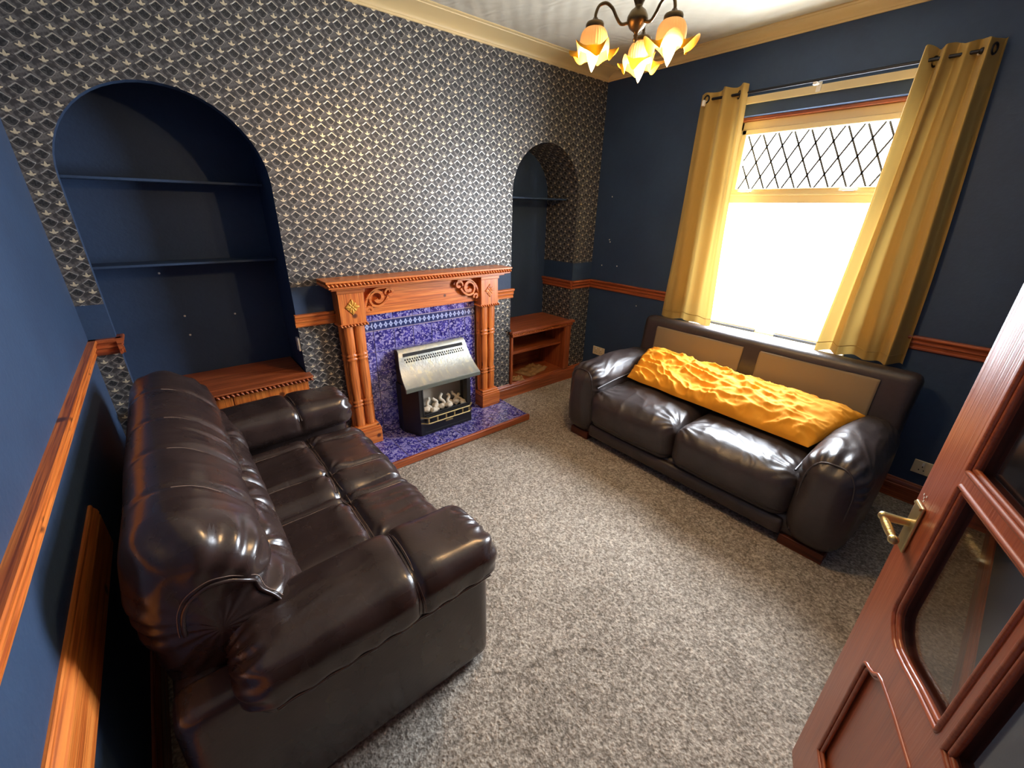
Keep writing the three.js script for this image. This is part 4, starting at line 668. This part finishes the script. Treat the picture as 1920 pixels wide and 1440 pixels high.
// ---------------------------------------------------------------- chandelier
{
  const C = [1.918, 0, 1.603], t = thing('chandelier', 'brass three arm chandelier with frilled amber glass shades', 'chandelier', [C[0], H, C[2]]);
  const P = (name, g, m, p = t) => mesh(name, g.translate(0, -H, 0), m, p);
  P('ceiling_rose', lathe([[0.001, H - 0.04], [0.02, H - 0.038], [0.04, H - 0.02], [0.055, H - 0.004], [0.055, H - 0.0005], [0.001, H - 0.0005]], 28), M.oldBrass);
  P('column', lathe([[0.006, H - 0.03], [0.006, 2.56], [0.012, 2.55], [0.02, 2.52], [0.012, 2.48], [0.009, 2.46], [0.016, 2.44], [0.022, 2.425], [0.014, 2.405], [0.012, 2.4], [0.02, 2.388], [0.021, 2.372], [0.014, 2.356], [0.012, 2.35], [0.028, 2.338], [0.037, 2.322], [0.038, 2.31], [0.034, 2.302], [0.026, 2.288], [0.012, 2.278], [0.006, 2.272], [0.009, 2.266], [0.006, 2.262], [0.009, 2.255], [0.006, 2.248], [0.0005, 2.245]], 30), M.oldBrass);
  [[-0.128, -0.089], [0.113, -0.051], [0.015, 0.141]].forEach(([dx, dz]) => {
    const q = (k, y) => V3(dx * k, y, dz * k);
    P('arm', tube([q(0.22, 2.302), q(0.38, 2.298), q(0.5, 2.316), q(0.62, 2.342), q(0.78, 2.355), q(0.93, 2.346), q(1, 2.322), q(1, 2.308)], 0.0055, 60, 10), M.oldBrass);
    const cap = P('cap', lathe([[0.001, 2.314], [0.008, 2.312], [0.012, 2.305], [0.03, 2.298], [0.033, 2.292], [0.033, 2.282], [0.03, 2.28], [0.001, 2.28]], 24).translate(dx, 0, dz), M.oldBrass);
    // bell shade with a ribbed wall and a five lobed frill
    const N = 120, prof = [[0.026, 2.284], [0.038, 2.276], [0.047, 2.262], [0.05, 2.246], [0.05, 2.232], [0.047, 2.22]], pos = [], idx = []; const rows = 24, pc = new THREE.CatmullRomCurve3(prof.map(([r, y]) => V3(r, y, 0)));
    for (let j = 0; j <= rows; j++) { const s = pc.getPoint(j / rows); for (let i = 0; i < N; i++) { const a = i / N * Math.PI * 2, r = s.x + 0.0007 * Math.cos(a * 30); pos.push(dx + r * Math.cos(a), s.y, dz + r * Math.sin(a)); } }
    for (let j = 0; j < rows; j++) for (let i = 0; i < N; i++) { const a = j * N + i, b = j * N + (i + 1) % N; idx.push(a, a + N, b, b, a + N, b + N); }
    const sg = new THREE.BufferGeometry(); sg.setAttribute('position', new THREE.Float32BufferAttribute(pos, 3)); sg.setIndex(idx); sg.computeVertexNormals();
    const sm = M.shade.clone(); sm.side = THREE.DoubleSide; const sh = P('shade', sg, sm);
    const fp = [], fi = []; const fr = 14;
    for (let j = 0; j <= fr; j++) { const s = j / fr; for (let i = 0; i < N; i++) { const a = i / N * Math.PI * 2, w = Math.cos(a * 5 + dx * 20), r = 0.0475 + s * (0.03 + 0.02 * w), y = 2.22 - s * 0.008 - Math.pow(s, 1.4) * 0.026 * (0.3 - w * 0.8) + 0.006 * s * Math.cos(a * 10); fp.push(dx + r * Math.cos(a + 0.16 * s * Math.sin(a * 5)), y, dz + r * Math.sin(a + 0.16 * s * Math.sin(a * 5))); } }
    for (let j = 0; j < fr; j++) for (let i = 0; i < N; i++) { const a = j * N + i, b = j * N + (i + 1) % N; fi.push(a, a + N, b, b, a + N, b + N); }
    const fg = new THREE.BufferGeometry(); fg.setAttribute('position', new THREE.Float32BufferAttribute(fp, 3)); fg.setIndex(fi); fg.computeVertexNormals(); const fm = M.frill.clone(); fm.side = THREE.DoubleSide; P('frill', fg, fm, sh);
    P('bulb', lathe([[0.001, 2.28], [0.012, 2.279], [0.014, 2.268], [0.021, 2.252], [0.0255, 2.23], [0.0245, 2.21], [0.019, 2.188], [0.011, 2.168], [0.005, 2.155], [0.0005, 2.148]], 20).translate(dx, 0, dz), M.bulb);
    const l = new THREE.PointLight(new THREE.Color().setRGB(1, 0.62, 0.28), 1.35, 0, 2); l.position.set(C[0] + dx, 2.19, C[2] + dz); l.castShadow = true; scene.add(l);
  });
}

// ---------------------------------------------------------------- open door
{
  const th = Math.asin(0.3817), DW = 0.838, d = structGroup('door_1', 'open reddish wooden door with glazed upper panes and brass lever', 'door', [1.623 - DW * Math.cos(th), 0.008, 2.8 + DW * Math.sin(th)]);
  d.rotation.y = th; const D = (name, g, m = M.door, p = d) => mesh(name, g.translate(0, -0.008, 0), m, p), X = (s) => DW - s;
  const cols = [[0.122, 0.405], [DW - 0.405, DW - 0.122]], sh = shapeOf([[0, 0.008], [DW, 0.008], [DW, 1.98], [0, 1.98]]);
  const glassLow = [[0.122, 0.835], [0.128, 0.812], [0.15, 0.79], [0.178, 0.776], [0.205, 0.772], [0.25, 0.78], [0.32, 0.797], [0.405, 0.812]], panelTop = [[0.12, 0.62], [0.128, 0.632], [0.15, 0.64], [0.172, 0.652], [0.19, 0.672], [0.21, 0.68], [0.3, 0.69], [0.405, 0.693]];
  const mirror = (pts, k) => (k ? pts.map(([s, y]) => [DW - s, y]) : pts), holes = [], panels = [];
  for (const k of [0, 1]) {
    const s0 = cols[0][0], s1 = cols[0][1];
    holes.push(mirror([...glassLow, [s1, 1.172], [s0, 1.172]], k), mirror([[s0, 1.202], [s1, 1.202], [s1, 1.54], [s0, 1.54]], k), mirror([[s0, 1.57], [s1, 1.57], [s1, 1.86], [s0, 1.86]], k)); panels.push(mirror([[0.12, 0.24], ...panelTop, [0.405, 0.24]], k));
  }
  const path = (pts) => { const p = new THREE.Path(); pts.forEach(([s, y], i) => (i ? p.lineTo(X(s), y) : p.moveTo(X(s), y))); p.closePath(); return p; };
  for (const h of [...holes, ...panels]) sh.holes.push(path(h));
  D('frame', uvBox(new THREE.ExtrudeGeometry(sh, { depth: 0.036, bevelEnabled: true, bevelSize: 0.0025, bevelThickness: 0.002, bevelSegments: 2 }).translate(0, 0, 0.002), 'y', nextOff()));
  const beadOf = (pts, r, z) => { const c = new THREE.CurvePath(); pts.forEach(([s, y], i) => { const [s2, y2] = pts[(i + 1) % pts.length]; c.add(new THREE.LineCurve3(V3(X(s), y, z), V3(X(s2), y2, z))); }); return new THREE.TubeGeometry(c, 160, r, 6, false); };
  const inset = (pts, e) => { const cs = pts.reduce((a, p) => a + p[0], 0) / pts.length, ss = pts.map((p) => p[0]), yy = pts.map((p) => p[1]), w = Math.max(...ss) - Math.min(...ss), h = Math.max(...yy) - Math.min(...yy), ms = (Math.max(...ss) + Math.min(...ss)) / 2, my = (Math.max(...yy) + Math.min(...yy)) / 2; return pts.map(([s, y]) => [ms + (s - ms) * (1 - 2 * e / w), my + (y - my) * (1 - 2 * e / h)]); };
  const dg = M.doorGlass.clone(); dg.side = THREE.DoubleSide;
  for (const h of holes) {
    const g = new THREE.ShapeGeometry(shapeOf(h.map(([s, y]) => [X(s), y]))); g.translate(0, 0, 0.02); const p = D('glass_pane', g, dg);
    D('bead', uvBox(merge([beadOf(inset(h, 0.002), 0.0065, 0.001), beadOf(inset(h, 0.011), 0.006, 0.006)]), 'x', nextOff()), M.door, p);
  }
  for (const h of panels) {
    const mk = (e, z0, z1) => uvBox(new THREE.ExtrudeGeometry(shapeOf(inset(h, e).map(([s, y]) => [X(s), y])), { depth: z1 - z0, bevelEnabled: e > 0.02, bevelSize: 0.008, bevelThickness: 0.006, bevelSegments: 2 }).translate(0, 0, z0), 'y', nextOff());
    const p = D('panel', mk(0, 0.016, 0.026)); D('bead', uvBox(merge([beadOf(inset(h, 0.001), 0.0055, 0.001), beadOf(inset(h, 0.009), 0.0055, 0.007)]), 'x', nextOff()), M.door, p);
  }
  // lever handle with a ribbed grip
  const hs = 0.03, hy = 1.0, hd = D('handle', uvBox(new RoundedBoxGeometry(0.042, 0.13, 0.007, 2, 0.003).translate(X(0.037), hy - 0.005, -0.004)), M.brass); hd.userData.label = 'brass lever handle on a plate';
  D('plate_edge', new THREE.BoxGeometry(0.036, 0.006, 0.004).translate(X(0.037), hy + 0.055, -0.0085), M.brass, hd);
  D('spindle', new THREE.CylinderGeometry(0.009, 0.011, 0.05, 16).rotateX(Math.PI / 2).translate(X(hs), hy, -0.03), M.brass, hd);
  const rib = []; for (let i = 0; i <= 60; i++) { const q = i / 60; rib.push([0.0068 + 0.0022 * Math.sin(q * Math.PI) + (q > 0.15 && q < 0.85 ? 0.0009 * Math.sin(q * 110) : 0), q * 0.085]); }
  D('grip', lathe(rib, 14).rotateZ(Math.PI / 2).translate(X(hs) - 0.0, hy - 0.002, -0.054), M.brass, hd); D('grip_knob', new THREE.SphereGeometry(0.011, 14, 10).translate(X(hs), hy, -0.054), M.brass, hd); D('grip_knob', new THREE.SphereGeometry(0.0105, 14, 10).translate(X(hs) - 0.087, hy - 0.002, -0.054), M.brass, hd);
  const chips = []; for (const [a, b] of [[0.02, 1.078], [0.026, 1.072], [0.034, 1.08], [0.03, 1.066]]) chips.push(new THREE.BoxGeometry(0.004, 0.005, 0.0006).translate(X(a), b, -0.0004)); const ch = D('paint_chip', merge(chips), M.filler); ch.userData.label = 'pale chips above the handle';
  for (const y of [0.2, 1.0, 1.75]) D('hinge', new THREE.CylinderGeometry(0.007, 0.007, 0.09, 10).translate(-0.004, y, 0.006), M.brass);
}

// ---------------------------------------------------------------- small things
function socket(label, z, y, w) {
  const t = thing('wall_socket', label, 'socket', [W, y, z]); mesh('plate', uvBox(new RoundedBoxGeometry(0.01, 0.086, w, 2, 0.003).translate(-0.005, 0, 0)), M.creamPlastic, t);
  const n = w > 0.1 ? 2 : 1; for (let i = 0; i < n; i++) { const c = (i - (n - 1) / 2) * 0.06; mesh('switch', new THREE.BoxGeometry(0.004, 0.02, 0.011).translate(-0.0115, 0.024, c), M.whitePlastic, t); const h = []; for (const [a, b] of [[0, 0.006], [-0.011, -0.016], [0.011, -0.016]]) h.push(new THREE.BoxGeometry(0.001, 0.008, 0.005).translate(-0.0104, b, c + a)); mesh('pin_holes', merge(h), M.dark, t); }
}
socket('cream double wall socket above the far arm of the window sofa', 0.207, 0.318, 0.148); socket('cream wall socket low on the wall behind the open door edge', 2.79, 0.255, 0.148);
{ const t = thing('cable_clip', 'small black clip on the alcove edge right of the fireplace', 'clip', [AR.x0, 0.66, 0.002]); mesh('body', new RoundedBoxGeometry(0.03, 0.022, 0.02, 2, 0.005).translate(-0.014, 0, 0.0095), M.black, t); mesh('stud', new THREE.CylinderGeometry(0.006, 0.006, 0.02, 10).rotateZ(Math.PI / 2).translate(-0.036, 0, 0.0095), M.black, t); }
{ const t = thing('wall_switch', 'white plastic switch on the left alcove edge above the cupboard', 'switch', [AL.x1 - 0.012, 0.84, -0.03]); mesh('plate', new RoundedBoxGeometry(0.014, 0.086, 0.05, 2, 0.003).translate(0.005, 0, 0), M.whitePlastic, t); mesh('rocker', new THREE.BoxGeometry(0.004, 0.02, 0.012).translate(-0.003, 0, 0), M.creamPlastic, t); }
renderer.render(scene, camera);
